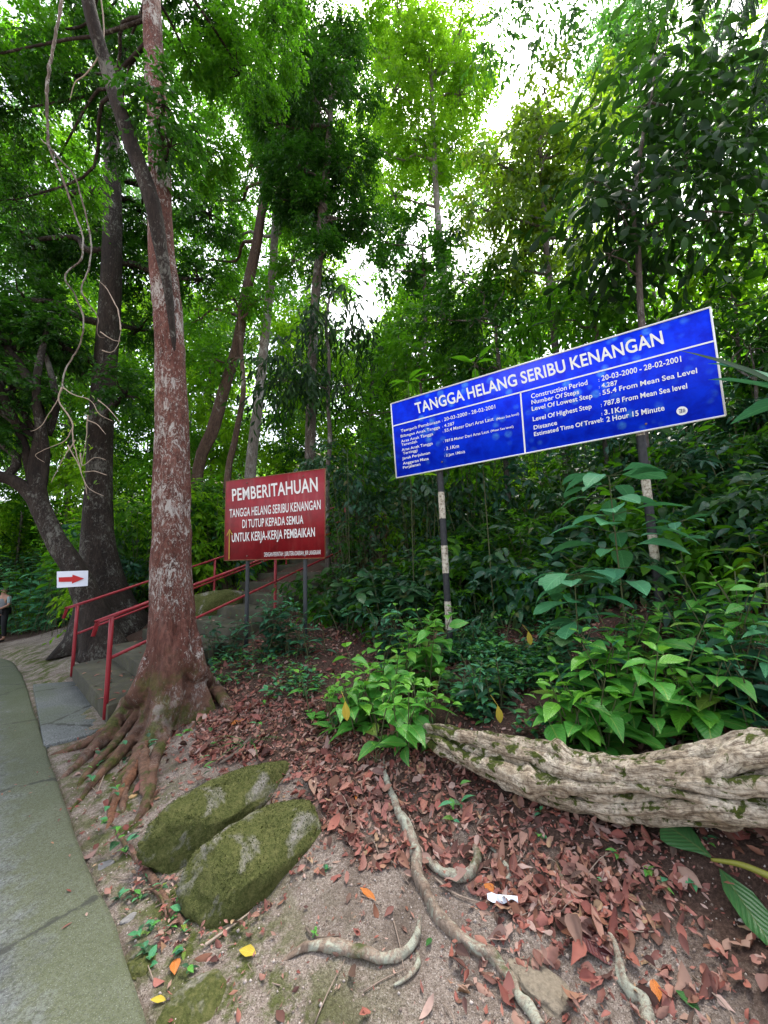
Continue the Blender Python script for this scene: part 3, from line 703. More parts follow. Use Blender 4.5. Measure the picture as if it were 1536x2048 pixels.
def barkrf(seed, amp=.12, lobes=0, flare=0, fl=.12):
    rs = np.random.default_rng(seed); ph = rs.random(6) * 6.28
    def f(u, th):
        v = 1 + amp * (np.sin(2 * th + ph[0] + u * 3) * .4 + np.sin(3 * th + ph[1] - u * 7) * .3 + np.sin(5 * th + ph[2] + u * 23) * .2 + np.sin(9 * th + u * 41 + ph[3]) * .12)
        if flare:
            fz = np.exp(-u / fl); v = v + fz * flare * (.45 + .55 * np.maximum(0, np.cos(lobes * th + ph[4])) ** 1.5 + .15 * np.sin(3 * th + ph[5]))
        return v
    return f
def tree(name, label, trunk, depth, wpx, bark, leaf, blobs, L, W, cov=1.3, group=None, prof='small', per=10, droop=.3, hang=.25, seed=1, flare=0, lobes=5, fl=.06, mid=True, limbs=True, clump=9, ns=14, whorl=False, base_ground=True, amp=.12, dz=None, dense_n=40):
    """trunk: photo pixels up the trunk; blobs: (px, py, radius px, depth offset)"""
    rng = np.random.default_rng(seed)
    dd = dz if dz is not None else [0] * len(trunk)
    P = [at(px, py, depth + e) for (px, py), e in zip(trunk, dd)]
    r = [wd * .5 * depth / F for wd in wpx]
    if base_ground:
        p0 = P[0]; h = gz1(p0[0], p0[1]); 
        if p0[2] > h - .05:
            P.insert(0, np.array((p0[0] + (p0[0] - P[1][0]) * .05, p0[1], h - .15))); r.insert(0, r[0] * 1.08)
    root = empty(name, (P[0][0], P[0][1], P[0][2]), label, 'tree', group)
    g = Geo(); Q, rq = spline(P, dense_n, r); V, q, t, uv = tube(Q, rq, ns, barkrf(seed, amp, lobes, flare, fl)); g.add(V, q, t, uv)
    B = [(at(px, py, depth + e), R * (depth + e) / F) for px, py, R, e in blobs]
    gc = Geo(); subs = crown_geo(gc, B, L, W, cov, rng, prof, per, droop, hang, 3.2, mid, 0, clump, whorl)
    if limbs:
        for c, sc_ in subs:
            c = np.asarray(c); low = Q[Q[:, 2] < c[2] - .15 * np.linalg.norm(c[:2] - Q[-1][:2])]
            src = low[np.argmin(np.linalg.norm(low - c, axis=1))] if len(low) else Q[-1]
            r0 = min(rq[-1] * .8, rq[0] * .4, .09) + .006; limb(g, src, c, r0, r0 * .45, rng, 10)
            for s_ in sc_: limb(g, c, s_, r0 * .42, .004, rng, 6, .18, 4)
    part('trunk', g, bark, root); part('crown', gc, leaf, root)
    return root

# the big red-barked tree with buttress roots
rng = np.random.default_rng(11); TD = 4.15
tb = np.array([*at(345, 1440, TD)[:2], 0]); tb[2] = gz1(tb[0], tb[1])
main = empty('big_tree', tb, 'big tree with red-brown lichen-spotted bark, spreading roots and a dark limb', 'tree')
P = [np.array((tb[0], tb[1], tb[2] - .25))] + [at(px, py, TD + e) for px, py, e in ((345, 1400, 0), (344, 1250, 0), (343, 1050, .02), (345, 850, .05), (338, 650, .08), (322, 480, .1), (318, 300, .12), (308, 120, .16), (298, -80, .2), (285, -260, .3))]
r = [x * .44 * TD / F for x in (116, 104, 88, 78, 72, 69, 62, 54, 52, 50, 40)]
Q, rq = spline(P, 150, r)
ph = (.4, 1.9, 3.0)
def mainrf(u, th):
    fz = np.exp(-np.maximum(u - .02, 0) / .07); fz2 = np.exp(-np.maximum(u - .02, 0) / .028)
    v = 1 + .05 * np.sin(2 * th + 1 + u * 5) + .035 * np.sin(3 * th - u * 9) + .02 * np.sin(7 * th + u * 30)
    lob = np.maximum(0, np.cos(5 * th * .5 + .4)) ** 3 + .9 * np.maximum(0, np.cos(3 * (th - 2.2) * .5)) ** 4
    groove = -.07 * np.exp(-((np.angle(np.exp(1j * (th - 4.75 + .25 * np.sin(u * 9)))) / .13) ** 2)) - .05 * np.exp(-((np.angle(np.exp(1j * (th - 5.6 + .2 * np.sin(u * 7)))) / .11) ** 2))
    return v + groove * (u < .5) + fz * (.05 + .26 * lob) + fz2 * (.12 + .75 * lob)
V, q, t, uv = tube(Q, rq, 72, mainrf)
V = V + norm(V - np.array((Q[np.clip(((V[:, 2] - Q[0, 2]) / (Q[-1, 2] - Q[0, 2]) * 149).astype(int), 0, 149)]))) * (.012 * fbm(V * (1, 1, .45), 9, 4))[:, None]
gtrunk = Geo().add(V, q, t, uv)
g = Geo(); pts = [at(px, py, TD + e) for px, py, e in ((352, 760, .02), (346, 670, -.06), (335, 570, -.1), (318, 475, -.16), (303, 400, -.22), (282, 340, -.25), (258, 275, -.3), (232, 200, -.35), (212, 130, -.4), (190, 60, -.5), (172, -20, -.6), (160, -120, -.7))]
add_tube(g, pts, [.015, .03, .05, .075, .083, .08, .078, .074, .07, .068, .066, .055], 14, 60, barkrf(5, .18)); part('limb', g, BARK_DARK, main)  # limb is backlit: its shade is put into the dark bark colour
def ground_line(pts, lift):
    """photo pixels on the ground -> world points; lift per point (metres above ground)"""
    return [gpt(px, py, l) for (px, py), l in zip(pts, np.broadcast_to(np.asarray(lift, float), (len(pts),)))]
def rootlet(pts, lift, rad, m, parent, name='root', n=44, amp=.22, seed=1, ns=12, first=None):
    W_ = ground_line(pts, lift)
    if first is not None: W_ = [np.asarray(p) for p in first] + W_
    rr = np.interp(np.linspace(0, 1, len(W_)), np.linspace(0, 1, len(rad)), rad)
    Q, rq = spline(W_, n, rr); V, q, t, uv = tube(Q, rq, ns, barkrf(seed, amp)); Kn = np.minimum(.011, np.median(rq) * .4); V = V + Kn * np.stack([fbm(V, 13, 4, seed + k) for k in range(3)], 1)
    return part(name, Geo().add(V, q, t, uv), m, parent) if parent is not None else Geo().add(V, q, t, uv)
def atg(px, py, Y): return at(px, py, Y)
for i, (first, pts, lift, rad, m) in enumerate((
        ([atg(322, 1250, 4.12), atg(304, 1325, 4.06), atg(287, 1386, 4.02)], [(260, 1430), (220, 1474), (172, 1518), (120, 1560)], [.1, .05, .02, -.02], [.05, .1, .12, .11, .08, .05, .02], ROOT_M),
        ([atg(340, 1190, 3.97), atg(336, 1280, 3.935), atg(329, 1365, 3.885)], [(302, 1466), (272, 1525), (240, 1575), (200, 1640)], [.08, .05, .03, -.02], [.01, .046, .058, .056, .044, .032, .015], ROOT_ORANGE),
        ([atg(332, 1260, 4.0), atg(322, 1345, 3.95), atg(310, 1410, 3.9)], [(284, 1468), (238, 1520), (190, 1566), (140, 1622)], [.08, .05, .02, -.02], [.02, .07, .075, .065, .05, .032, .015], ROOT_M),
        ([atg(360, 1240, 4.02), atg(356, 1330, 3.95), atg(350, 1405, 3.9)], [(332, 1478), (308, 1535), (300, 1592), (270, 1646)], [.05, .03, .03, -.01], [.02, .06, .07, .058, .044, .032, .018], ROOT_MOSS),
        ([atg(372, 1200, 4.16), atg(384, 1290, 4.14), atg(397, 1345, 4.12)], [(420, 1382), (446, 1404), (486, 1434)], [.06, .03, -.04], [.04, .085, .1, .085, .06, .02], ROOT_MOSS),
        ([atg(368, 1240, 4.04), atg(374, 1330, 4.0)], [(386, 1396), (398, 1432), (414, 1466)], [.04, .02, -.05], [.02, .065, .07, .055, .02], ROOT_M),
        ([atg(308, 1380, 4.02)], [(256, 1450), (205, 1478), (150, 1500), (96, 1512)], [.06, .03, .02, -.02], [.06, .06, .05, .04, .018], ROOT_M),
        ([atg(300, 1400, 4.1)], [(250, 1470), (214, 1512), (176, 1548), (150, 1580)], [.05, .03, .02, -.02], [.05, .05, .04, .03, .012], ROOT_M),
        ([], [(290, 1500), (262, 1560), (232, 1605), (212, 1660)], [.05, .03, .02, -.01], [.035, .034, .028, .012], ROOT_ORANGE),
        ([], [(286, 1520), (290, 1572), (296, 1612), (276, 1640)], [.05, .03, .02, -.01], [.04, .034, .028, .012], ROOT_M),
        ([], [(270, 1540), (250, 1580), (246, 1625)], [.04, .03, -.01], [.03, .03, .014], ROOT_M))):
    if len(first): 
        gr = rootlet(pts, lift, rad, m, None, first=first, seed=20 + i, ns=20, n=60); V_ = gr.verts(); gtrunk.add(V_, gr.q[0], gr.t[0], gr.uv[0])
    else: rootlet(pts, lift, rad, m, main, first=first, seed=20 + i)
# fuse trunk and buttress roots into one continuous skin
tmp = part('trunk', gtrunk, BARK_RED, main)
md = tmp.modifiers.new('fuse', 'REMESH'); md.mode = 'VOXEL'; md.voxel_size = .013; md.use_smooth_shade = True
sm_ = tmp.modifiers.new('smooth', 'SMOOTH'); sm_.factor = .5; sm_.iterations = 4
dg = bpy.context.evaluated_depsgraph_get(); dg.update(); me_ = bpy.data.meshes.new_from_object(tmp.evaluated_get(dg)); tmp.modifiers.clear(); tmp.data = me_
if not me_.materials: me_.materials.append(BARK_RED)
rr_g = np.random.default_rng(77)
for i in range(16):
    a0_ = (rr_g.uniform(250, 330), rr_g.uniform(1420, 1520)); dx = rr_g.uniform(-95, -25); dy = rr_g.uniform(30, 80); kx = rr_g.normal(size=3) * 12
    pts = [a0_, (a0_[0] + dx * .35 + kx[0], a0_[1] + dy * .4), (a0_[0] + dx * .7 + kx[1], a0_[1] + dy * .8), (a0_[0] + dx + kx[2], a0_[1] + dy * 1.25)]
    rootlet(pts, [.03, .012, .006, -.012], list(np.array([.02, .02, .014, .005]) * rr_g.uniform(.5, 1.1)), (ROOT_M, ROOT_M, ROOT_PALE, ROOT_ORANGE)[i % 4], main, seed=200 + i, n=30, ns=8, amp=.3)
cb = [(at(px, py, TD + e), R * (TD + e) / F) for px, py, R, e in ((60, 60, 120, .9), (210, 30, 110, 1.2), (390, 40, 110, 1.4), (480, 140, 100, 1.6), (330, 215, 70, -.35), (110, 330, 90, 1.6), (30, 220, 90, 1.0),
      (420, 300, 80, 1.6), (150, 150, 80, .8), (340, 290, 45, -.3), (550, 40, 100, 1.8), (250, 100, 70, 1.2), (-60, 120, 110, .6), (30, 400, 60, 1.7), (380, 130, 60, 1.2), (230, 260, 60, 1.3), (340, 360, 40, .7))]
gc = Geo(); subs = []
for i, bb in enumerate(cb): subs += crown_geo(gc, [bb], .088, .038, 1.25, rng, 'small', 10, .3, .3, mi=(0, 1, 1, 0, 1, 0, 1)[i % 7])
part('crown', gc, [LEAF_MID, LEAF_DARK], main)
g = Geo()
for c, sc_ in subs:
    low = Q[Q[:, 2] < c[2]]; src = low[np.argmin(np.linalg.norm(low - c, axis=1))] if len(low) else Q[60]
    limb(g, src, c, .03, .014, rng, 12)
    for s_ in sc_: limb(g, c, s_, .012, .003, rng, 6, .18, 4)
part('branch', g, BARK_DARK, main)

tree('forest_tree', 'dark-trunked tree with a wide buttressed foot behind the arrow paper', [(222, 1275), (208, 1200), (196, 1080), (197, 950), (203, 820), (214, 690), (222, 560), (226, 420), (222, 240), (210, 60)], 8.0, [120, 78, 54, 46, 45, 44, 42, 38, 32, 20], BARK_DARK, LEAF_DARK,
     [(60, 480, 110, 0), (180, 470, 90, .6), (50, 600, 90, -.2), (280, 420, 90, .8), (420, 430, 60, 1.5), (150, 380, 80, .8), (20, 360, 100, .2), (270, 540, 80, .8), (400, 560, 60, 1.2), (120, 690, 60, -.4), (280, 660, 50, 1), (60, 720, 70, .4), (250, 790, 50, -.6)],
     .12, .05, 1.3, seed=2, flare=.5, lobes=4, fl=.06, ns=40)
tr3 = tree('forest_tree', 'crooked forked tree leaning beside the path, with an arrow paper on its trunk', [(208, 1300), (182, 1215), (150, 1140), (112, 1080), (88, 1030), (76, 1000)], 7.0, [72, 48, 40, 37, 35, 34], BARK_DARK, LEAF_DARK,
     [(20, 780, 80, 0), (100, 640, 70, .4), (-60, 850, 90, -.3), (20, 700, 60, .3), (-40, 620, 100, 0)], .11, .048, 1.2, seed=3, flare=.32, lobes=4, fl=.1, ns=30, dense_n=60)
g = Geo(); add_tube(g, [at(px, py, 7.0 + e) for px, py, e in ((84, 1030, 0), (58, 985, -.05), (20, 958, -.15), (-40, 945, -.3), (-140, 900, -.5))], [.14, .125, .11, .1, .08], 16, 30, barkrf(8, .15)); part('limb', g, BARK_DARK, tr3)
g = Geo(); add_tube(g, [at(px, py, 7.0 + e) for px, py, e in ((80, 1010, 0), (72, 930, .02), (82, 860, .05), (72, 800, .1), (50, 745, .1), (10, 690, .2), (-20, 640, .2))], [.14, .11, .095, .085, .075, .06, .04], 16, 40, barkrf(9, .15)); part('limb', g, BARK_DARK, tr3)
g = Geo(); add_tube(g, [at(px, py, 7.2 + e) for px, py, e in ((95, 870, 0), (112, 810, .05), (100, 740, .1), (70, 640, .1))], [.07, .06, .05, .03], 10, 24, barkrf(9, .15)); part('limb', g, BARK_DARK, tr3)

# arrow paper pinned to the crooked tree
pc = ((112, 1143), (175, 1141), (174, 1172), (112, 1176)); P0 = at(143, 1158, 6.55); NA = norm(np.array((.35, -1.0, 0)))
c4 = [plane_pt(*p, P0, NA) for p in pc]
PAPER = plain('white laminated paper', (.72, .76, .86), .35, .05, 30, 0)
arr = empty('arrow_sign', P0, 'white paper with a red arrow pinned to the crooked trunk', 'sign')
g = Geo(); n_ = 9; V = []
for j in range(2):
    for i in range(n_):
        u = i / (n_ - 1); p = (c4[0] * (1 - u) + c4[1] * u) * (1 - j) + (c4[3] * (1 - u) + c4[2] * u) * j; V.append(p - NA * .03 * (2 * u - 1) ** 2)
V = np.array(V); V2 = V - NA * .004; off = len(V)
q = [(i, i + n_, i + n_ + 1, i + 1) for i in range(n_ - 1)]; g.add(V, q); g.add(V2, [x[::-1] for x in q]); part('paper', g, PAPER, arr)
zs = lambda x, y: (x / 8.533, y / 8.533 + 1080)
REDP = plain('red marker', (.5, .008, .012), .5, .1, 30, 0)
ol = [zs(*p) for p in ((1003, 638), (1237, 628), (1240, 590), (1438, 657), (1228, 745), (1230, 712), (1005, 715))]
g = Geo(); V = [plane_pt(*p, P0, NA) + NA * .006 for p in ol]; g.add(V, None, [(0, 1, 5), (0, 5, 6), (2, 3, 4), (1, 2, 5), (2, 4, 5)]); part('arrow', g, REDP, arr, smooth=False)

# other trunks on the hillside
FT = 'slender forest trees on the hillside'
tree('forest_tree', 'leaning brown vine-twisted tree between the big red trunk and the pale trunks', [(395, 945), (425, 860), (450, 770), (474, 690), (490, 600), (512, 500), (524, 420), (540, 330)], 10, [18, 22, 20, 19, 20, 21, 18, 15], BARK_BROWN, LEAF_MID,
     [(500, 330, 70, .8), (440, 400, 60, 1), (560, 300, 60, 1), (430, 520, 50, 1), (400, 640, 50, 1.2)], .14, .06, .9, seed=4, amp=.35)
tree('forest_tree', 'slim pale grey tree rising behind the notice board', [(500, 970), (508, 880), (520, 780), (532, 650), (545, 540), (550, 460), (562, 340), (570, 240)], 10.5, [22, 21, 19, 18, 17, 16, 14, 10], BARK_PALE, LEAF_MID,
     [(560, 230, 90, .5), (470, 200, 80, 1), (620, 310, 60, .5), (590, 430, 55, -.4), (590, 520, 50, -.5), (470, 480, 40, .6)], .115, .05, 1.1, seed=5)
tree('forest_tree', 'straight brown-grey tree with the darkest tall crown, behind the notice board', [(620, 960), (621, 850), (624, 740), (628, 640), (636, 540), (645, 430), (655, 320), (662, 200)], 9, [24, 23, 22, 21, 20, 21, 16, 10], BARK_GREY, LEAF_DARK,
     [(590, 110, 100, 0), (640, 210, 110, -.2), (560, 250, 80, .2), (690, 130, 90, .2), (610, 340, 90, 0), (690, 340, 80, .2), (660, 440, 80, 0), (600, 20, 100, .5), (740, 430, 50, .4), (560, 400, 50, .3), (640, 520, 50, -.3)], .115, .05, 1.45, seed=6)
tree('forest_tree', 'thin sapling with long drooping leaves beside the brown-grey tree', [(655, 960), (660, 880), (656, 800), (658, 720), (652, 650), (660, 590)], 8.2, [10, 10, 8, 8, 7, 4], BARK_GREY, LEAF_BIGDARK,
     [(640, 630, 45, 0), (700, 660, 45, .1), (600, 730, 55, -.1), (560, 760, 50, 0), (700, 770, 40, .2), (690, 580, 30, .2)], .24, .06, 1.0, seed=7, prof='lance', hang=.9, per=7)
tree('forest_tree', 'thin brown sapling just beside the leaning vine-twisted tree', [(455, 960), (470, 880), (486, 790), (484, 720), (478, 640)], 9.4, [14, 13, 11, 9, 6], BARK_BROWN, LEAF_MID,
     [(470, 600, 45, 0), (430, 720, 45, .3), (520, 600, 35, .2)], .14, .06, .9, seed=8)
tree('forest_tree', 'tall sunlit tree beside the open sky with a bright yellow-green crown', [(900, 760), (888, 560), (880, 480), (872, 380), (868, 300), (862, 150)], 14, [22, 18, 15, 13, 12, 8], BARK_PALE, LEAF_LIME,
     [(800, 40, 110, 0), (860, 130, 110, 0), (790, 180, 90, -.4), (920, 60, 60, .4), (830, 280, 80, 0), (920, 190, 70, .3), (760, 300, 70, 0), (950, 130, 60, .5), (900, 300, 50, .4), (790, 390, 60, 0), (720, 60, 80, .3), (860, 340, 50, 0)], .17, .07, 1.1, seed=9, hang=.5, clump=14)
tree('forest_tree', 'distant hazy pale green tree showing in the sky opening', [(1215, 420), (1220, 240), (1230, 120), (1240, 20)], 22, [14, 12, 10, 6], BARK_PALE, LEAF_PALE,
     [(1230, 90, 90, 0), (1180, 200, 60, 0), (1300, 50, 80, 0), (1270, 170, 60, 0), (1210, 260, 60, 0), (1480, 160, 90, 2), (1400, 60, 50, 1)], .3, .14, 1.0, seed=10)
tree('forest_tree', 'slender tree with a domed yellowish crown above the blue board', [(1120, 800), (1108, 660), (1100, 580), (1092, 480), (1086, 400), (1084, 320)], 7.0, [14, 14, 14, 13, 11, 8], BARK_GREY, LEAF_YEL,
     [(1080, 230, 60, 0), (1000, 330, 65, 0), (1060, 320, 80, 0), (1150, 290, 70, .2), (970, 420, 45, -.2), (1140, 380, 70, 0), (1040, 420, 60, 0), (1180, 470, 60, .3), (1050, 510, 50, .3), (1000, 540, 45, .2), (1120, 560, 60, .2), (1090, 180, 45, 0), (1200, 200, 50, .5)], .15, .055, 1.4, seed=11, droop=.45, hang=.5)
tree('forest_tree', 'near tree with large dark glossy leaves against the sky, over the blue board', [(1290, 900), (1286, 700), (1280, 600), (1276, 500), (1268, 400), (1285, 280), (1310, 150)], 4.9, [15, 14, 12, 11, 11, 9, 5], BARK_GREY, LEAF_BIGDARK,
     [(1330, 110, 65, 0), (1290, 210, 75, -.1), (1390, 250, 80, .1), (1250, 320, 65, 0), (1340, 350, 95, -.1), (1450, 340, 80, .2), (1240, 420, 60, -.2), (1420, 440, 70, .1), (1500, 430, 60, .2), (1330, 30, 50, .1), (1320, 470, 50, .1), (1190, 360, 40, 0), (1220, 510, 45, -.1), (1460, 200, 50, .2)],
     .27, .09, 1.45, seed=12, prof='obov', per=6, droop=.35, hang=.3)
for lab, trunk, dep, wpx, bk, lf, bl_, L in (
        ('bushy sapling with mid green leaves behind the middle of the blue board', [(1010, 900), (1000, 760), (990, 640)], 7.4, [10, 9, 6], BARK_GREY, LEAF_DARK, [(960, 640, 70, 0), (1010, 560, 60, .2), (920, 560, 50, .4), (1050, 640, 60, 0), (880, 640, 60, .3), (950, 730, 60, 0)], .15),
        ('bushy sapling with yellow-green leaves standing behind the first half of the blue board', [(860, 960), (850, 860), (840, 760)], 7.8, [9, 8, 5], BARK_GREY, LEAF_MID, [(840, 700, 60, 0), (780, 740, 45, .3), (800, 640, 50, .6), (740, 830, 50, .4), (760, 920, 50, .3), (900, 740, 50, 0)], .15),
        ('leafy bright green sapling behind the top edge of the blue board', [(1200, 800), (1195, 700), (1190, 600)], 6.0, [9, 8, 5], BARK_GREY, LEAF_MID, [(1190, 590, 70, 0), (1110, 640, 60, .1), (1270, 560, 60, .2), (1230, 640, 50, 0), (1320, 520, 50, .2)], .16),
        ('lime-leaved sapling rising beyond the tall end of the blue board', [(1490, 900), (1480, 760), (1470, 600)], 5.6, [9, 8, 5], BARK_GREY, LEAF_LIME, [(1450, 530, 60, 0), (1510, 480, 50, .1), (1390, 560, 50, .2), (1520, 600, 60, 0)], .15),
        ('dark dense sapling beyond the tall end of the blue board', [(1530, 1050), (1520, 900), (1510, 760)], 5.0, [9, 8, 5], BARK_GREY, LEAF_DARK, [(1500, 700, 70, 0), (1530, 820, 80, 0), (1480, 880, 50, .3), (1400, 620, 60, .6), (1560, 640, 90, .2)], .16)):
    tree('leafy_sapling', lab, trunk, dep, wpx, bk, lf, bl_, L, L * .42, 1.15, seed=len(lab), per=8, hang=.3, group='saplings behind the blue board')
for lab, trunk, dep, wpx, lf, bl_, L in (
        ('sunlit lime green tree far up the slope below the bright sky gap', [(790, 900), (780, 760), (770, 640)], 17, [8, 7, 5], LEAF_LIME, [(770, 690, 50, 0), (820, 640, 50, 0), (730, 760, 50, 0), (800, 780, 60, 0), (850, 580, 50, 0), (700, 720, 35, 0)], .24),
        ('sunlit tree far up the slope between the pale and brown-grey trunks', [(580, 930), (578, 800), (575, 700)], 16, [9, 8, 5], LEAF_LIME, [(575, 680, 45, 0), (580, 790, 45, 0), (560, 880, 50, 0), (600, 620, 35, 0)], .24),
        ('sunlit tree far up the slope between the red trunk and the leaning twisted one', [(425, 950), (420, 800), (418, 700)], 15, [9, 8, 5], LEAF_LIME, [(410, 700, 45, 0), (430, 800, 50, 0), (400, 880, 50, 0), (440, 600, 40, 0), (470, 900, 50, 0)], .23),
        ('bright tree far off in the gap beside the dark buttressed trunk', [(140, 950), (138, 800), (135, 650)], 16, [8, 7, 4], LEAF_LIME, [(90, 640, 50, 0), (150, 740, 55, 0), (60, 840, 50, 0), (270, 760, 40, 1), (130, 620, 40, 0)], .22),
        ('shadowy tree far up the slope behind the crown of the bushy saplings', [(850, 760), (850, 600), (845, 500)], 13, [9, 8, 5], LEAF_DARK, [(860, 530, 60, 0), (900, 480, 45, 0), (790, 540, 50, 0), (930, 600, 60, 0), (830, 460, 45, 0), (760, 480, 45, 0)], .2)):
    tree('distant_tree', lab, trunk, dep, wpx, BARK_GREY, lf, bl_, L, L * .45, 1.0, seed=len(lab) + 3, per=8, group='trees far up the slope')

# a palm just out of frame, its hanging fronds in view
rng = np.random.default_rng(31)
pc_ = at(1640, -190, 4.6); palm = empty('palm_tree', (pc_[0] + .2, pc_[1], gz1(pc_[0] + .2, pc_[1])), 'palm with long feathery hanging fronds above the large dark leaves', 'tree')
g = Geo(); add_tube(g, [wloc(palm) - (0, 0, .2), (wloc(palm) + pc_) / 2, pc_], [.14, .12, .1], 14, 20, barkrf(3, .06)); part('trunk', g, BARK_GREY, palm)
for tx, ty, td in ((1390, 40, 4.5), (1440, 150, 4.6), (1500, 260, 4.3), (1560, 330, 4.8), (1480, 40, 5.4), (1700, 200, 4.4), (1800, 60, 4.8), (1340, -10, 4.3), (1420, 100, 4.2), (1520, 200, 4.1)):
    e_ = at(tx, ty, td); mid_ = (pc_ + e_) / 2 + np.array((0, 0, .55)); Q, rq = spline([pc_, mid_, e_], 46, [.014, .01, .003])
    g = Geo(); V, q, t, uv = tube(Q, rq, 5); g.add(V, q, t, uv)
    T = norm(np.gradient(Q, axis=0)); S = norm(np.cross(T, (0, 0, 1.0)))
    for sg in (-1, 1):
        leaves(g, Q[8:], norm(T[8:] * .55 + S[8:] * sg * .75 + np.array((0, 0, -.35)) + rdir(38, rng) * .08), np.array((0, 0, 1.0)), .5 * np.sin(np.linspace(.6, 2.9, 38)) + .08, .03, 'blade', .45, .4)
    part('frond', g, LEAF_BIGDARK, palm)

# backlit branch that hangs into the sky opening from a crown above the frame
rng = np.random.default_rng(41); a0 = at(1180, -420, 7); br_ = empty('hanging_branch', a0, 'leafy branch hanging into the open patch of white sky', 'branch')
g = Geo(); gl = Geo()
for tx, ty in ((1010, 20), (1060, 100), (1110, 60), (1150, 30), (1180, 70), (1080, 20), (1230, 10), (990, 60)):
    e_ = at(tx, ty, 6.6 + rng.random()); limb(g, a0, e_, .025, .005, rng, 14, .1, 5); crown_geo(gl, [(e_, .4)], .17, .06, .75, rng, 'small', 8, .3, .6)
add_tube(g, [at(1500, -700, 7.4), a0], [.06, .03], 8, 6); part('stem', g, BARK_DARK, br_); part('foliage', gl, LEAF_DARK, br_)

# pale hanging liana with dry twigs
rng = np.random.default_rng(51); VD = 3.1
top = at(128, -40, VD); lia = empty('hanging_vine', top, 'pale leafless vine hanging down in forked dry twigs before the big tree', 'vine')
def vine(pts, r, nm, n=40):
    g = Geo(); Qv, rv = spline([at(px, py, VD + e) for px, py, e in pts], n * 2, r); Qv = Qv + .006 * np.stack([fbm(Qv, 9, 3, k) for k in range(3)], 1); rv = rv * (1 + .22 * fbm(Qv, 16, 2, 7)); add_tube(g, Qv, rv, 9, None, barkrf(int(pts[0][0]), .3)); return part(nm, g, VINE_M if nm == 'stem' or n > 60 else PALETWIG, lia)
vine([(134, -120, .1), (122, 10, 0), (103, 110, 0), (94, 190, 0), (97, 290, 0)], [.016, .015, .013, .012, .011], 'stem', 50)
vine([(97, 288, 0), (113, 330, 0), (130, 370, .02), (150, 430, .03), (166, 475, .03), (160, 520, 0), (128, 551, -.02), (150, 590, 0), (167, 640, .03), (158, 690, .05), (130, 740, .05), (122, 775, .05)], [.011, .009, .009, .008, .008, .007, .007, .007, .007, .006, .006, .005], 'branch', 80)
vine([(98, 293, 0), (122, 320, .05), (148, 352, .07), (164, 400, .08), (180, 470, .08), (180, 530, .08), (163, 575, .08), (172, 600, .08), (194, 632, .1), (196, 670, .1), (210, 676, .1)], [.01, .008, .008, .007, .007, .006, .006, .006, .005, .004, .003], 'branch', 70)
vine([(122, 775, .05), (118, 800, .05), (142, 840, .05), (145, 880, .06), (152, 905, .06), (168, 960, .08), (174, 990, .1)], [.007, .006, .006, .005, .004, .003, .002], 'twig', 40)
for pts in ([(118, 795), (95, 830), (78, 855), (62, 862)], [(125, 775), (150, 790), (182, 802), (200, 828), (225, 842)], [(195, 800), (220, 820), (238, 844)], [(145, 855), (130, 880), (100, 895), (72, 910), (88, 925)], [(150, 880), (120, 930), (100, 965)], [(135, 890), (158, 930), (176, 975), (208, 992)],
            [(160, 905), (166, 930), (190, 915), (212, 920)], [(168, 945), (190, 942), (214, 950)], [(200, 665), (226, 680), (240, 682)], [(205, 700), (222, 704), (236, 688), (242, 650)], [(242, 660), (236, 620), (215, 580), (196, 560)], [(100, 292), (88, 285), (80, 278)], [(175, 840), (195, 850), (212, 868)], [(178, 830), (172, 880), (163, 935)]):
    vine([(x, y, .05 + .02 * i) for i, (x, y) in enumerate(pts)], list(np.linspace(.005, .0016, len(pts))), 'twig', 14)
g = Geo(); P = np.array([at(x + rng.normal() * 14, y + rng.normal() * 14, VD + .1) for x, y in ((135, 875), (130, 880), (170, 965), (165, 905), (178, 800), (150, 870), (172, 840), (140, 880), (166, 970), (180, 880)) for _ in range(3)])
leaves(g, P, rdir(len(P), rng) + (0, 0, -.6), rdir(len(P), rng) + (0, 0, 1), .045, .02, 'small', .2, .3); part('foliage', g, LEAF_YEL, lia)
# a thin curved stem beside the limb
g = Geo(); add_tube(g, [at(px, py, 3.7) for px, py in ((198, -30), (206, 30), (207, 80), (196, 115), (170, 150), (150, 165), (140, 200))], [.009, .008, .008, .008, .007, .006, .003], 7, 40)
tag(part('thin_vine', g, PALETWIG, loc=at(198, -30, 3.7)), 'thin pale vine looping across the dark limb of the big tree', 'vine')

# the wood beyond
rng = np.random.default_rng(61)
GAPS = [(1075, 110, 120, 120), (715, 605, 35, 40), (870, 430, 15, 40), (490, 330, 20, 50), (1430, 60, 40, 40)]
def wood(name, label, cells, mats, L, cov, yrange):
    gs = Geo()
    for (px, py, R, d) in cells:
        if any(((px - a) / (ra + R * .5)) ** 2 + ((py - b_) / (rb_ + R * .5)) ** 2 < 1 for a, b_, ra, rb_ in GAPS): continue
        c = at(px, py, d)
        if c[2] < gz1(c[0], c[1]) - .5: continue
        mi = int(rng.choice(len(mats), p=yrange))
        crown_geo(gs, [(c, R * d / F)], L * (d / 16), L * .46 * (d / 16), cov, rng, 'far', 8, .3, .3, 3.2, False, mi, 7)
    o = part(name, gs, mats); tag(o, label, 'wood' if name == 'distant_wood' else 'undergrowth', kind='stuff'); return o
cells = []
for py in range(60, 1130, 52):
    for px in range(-200, 1760, 58):
        if py < 560 and rng.random() < .28: continue
        if py > 1000 and px > 300: continue
        d = rng.uniform(17, 27); cells.append((px + rng.uniform(-30, 30), py + rng.uniform(-26, 26), rng.uniform(38, 58), d))
for py in range(560, 1130, 46):
    for px in range(-220, 470, 60): cells.append((px + rng.uniform(-30, 30), py + rng.uniform(-23, 23), rng.uniform(36, 56), rng.uniform(12.5, 17)))
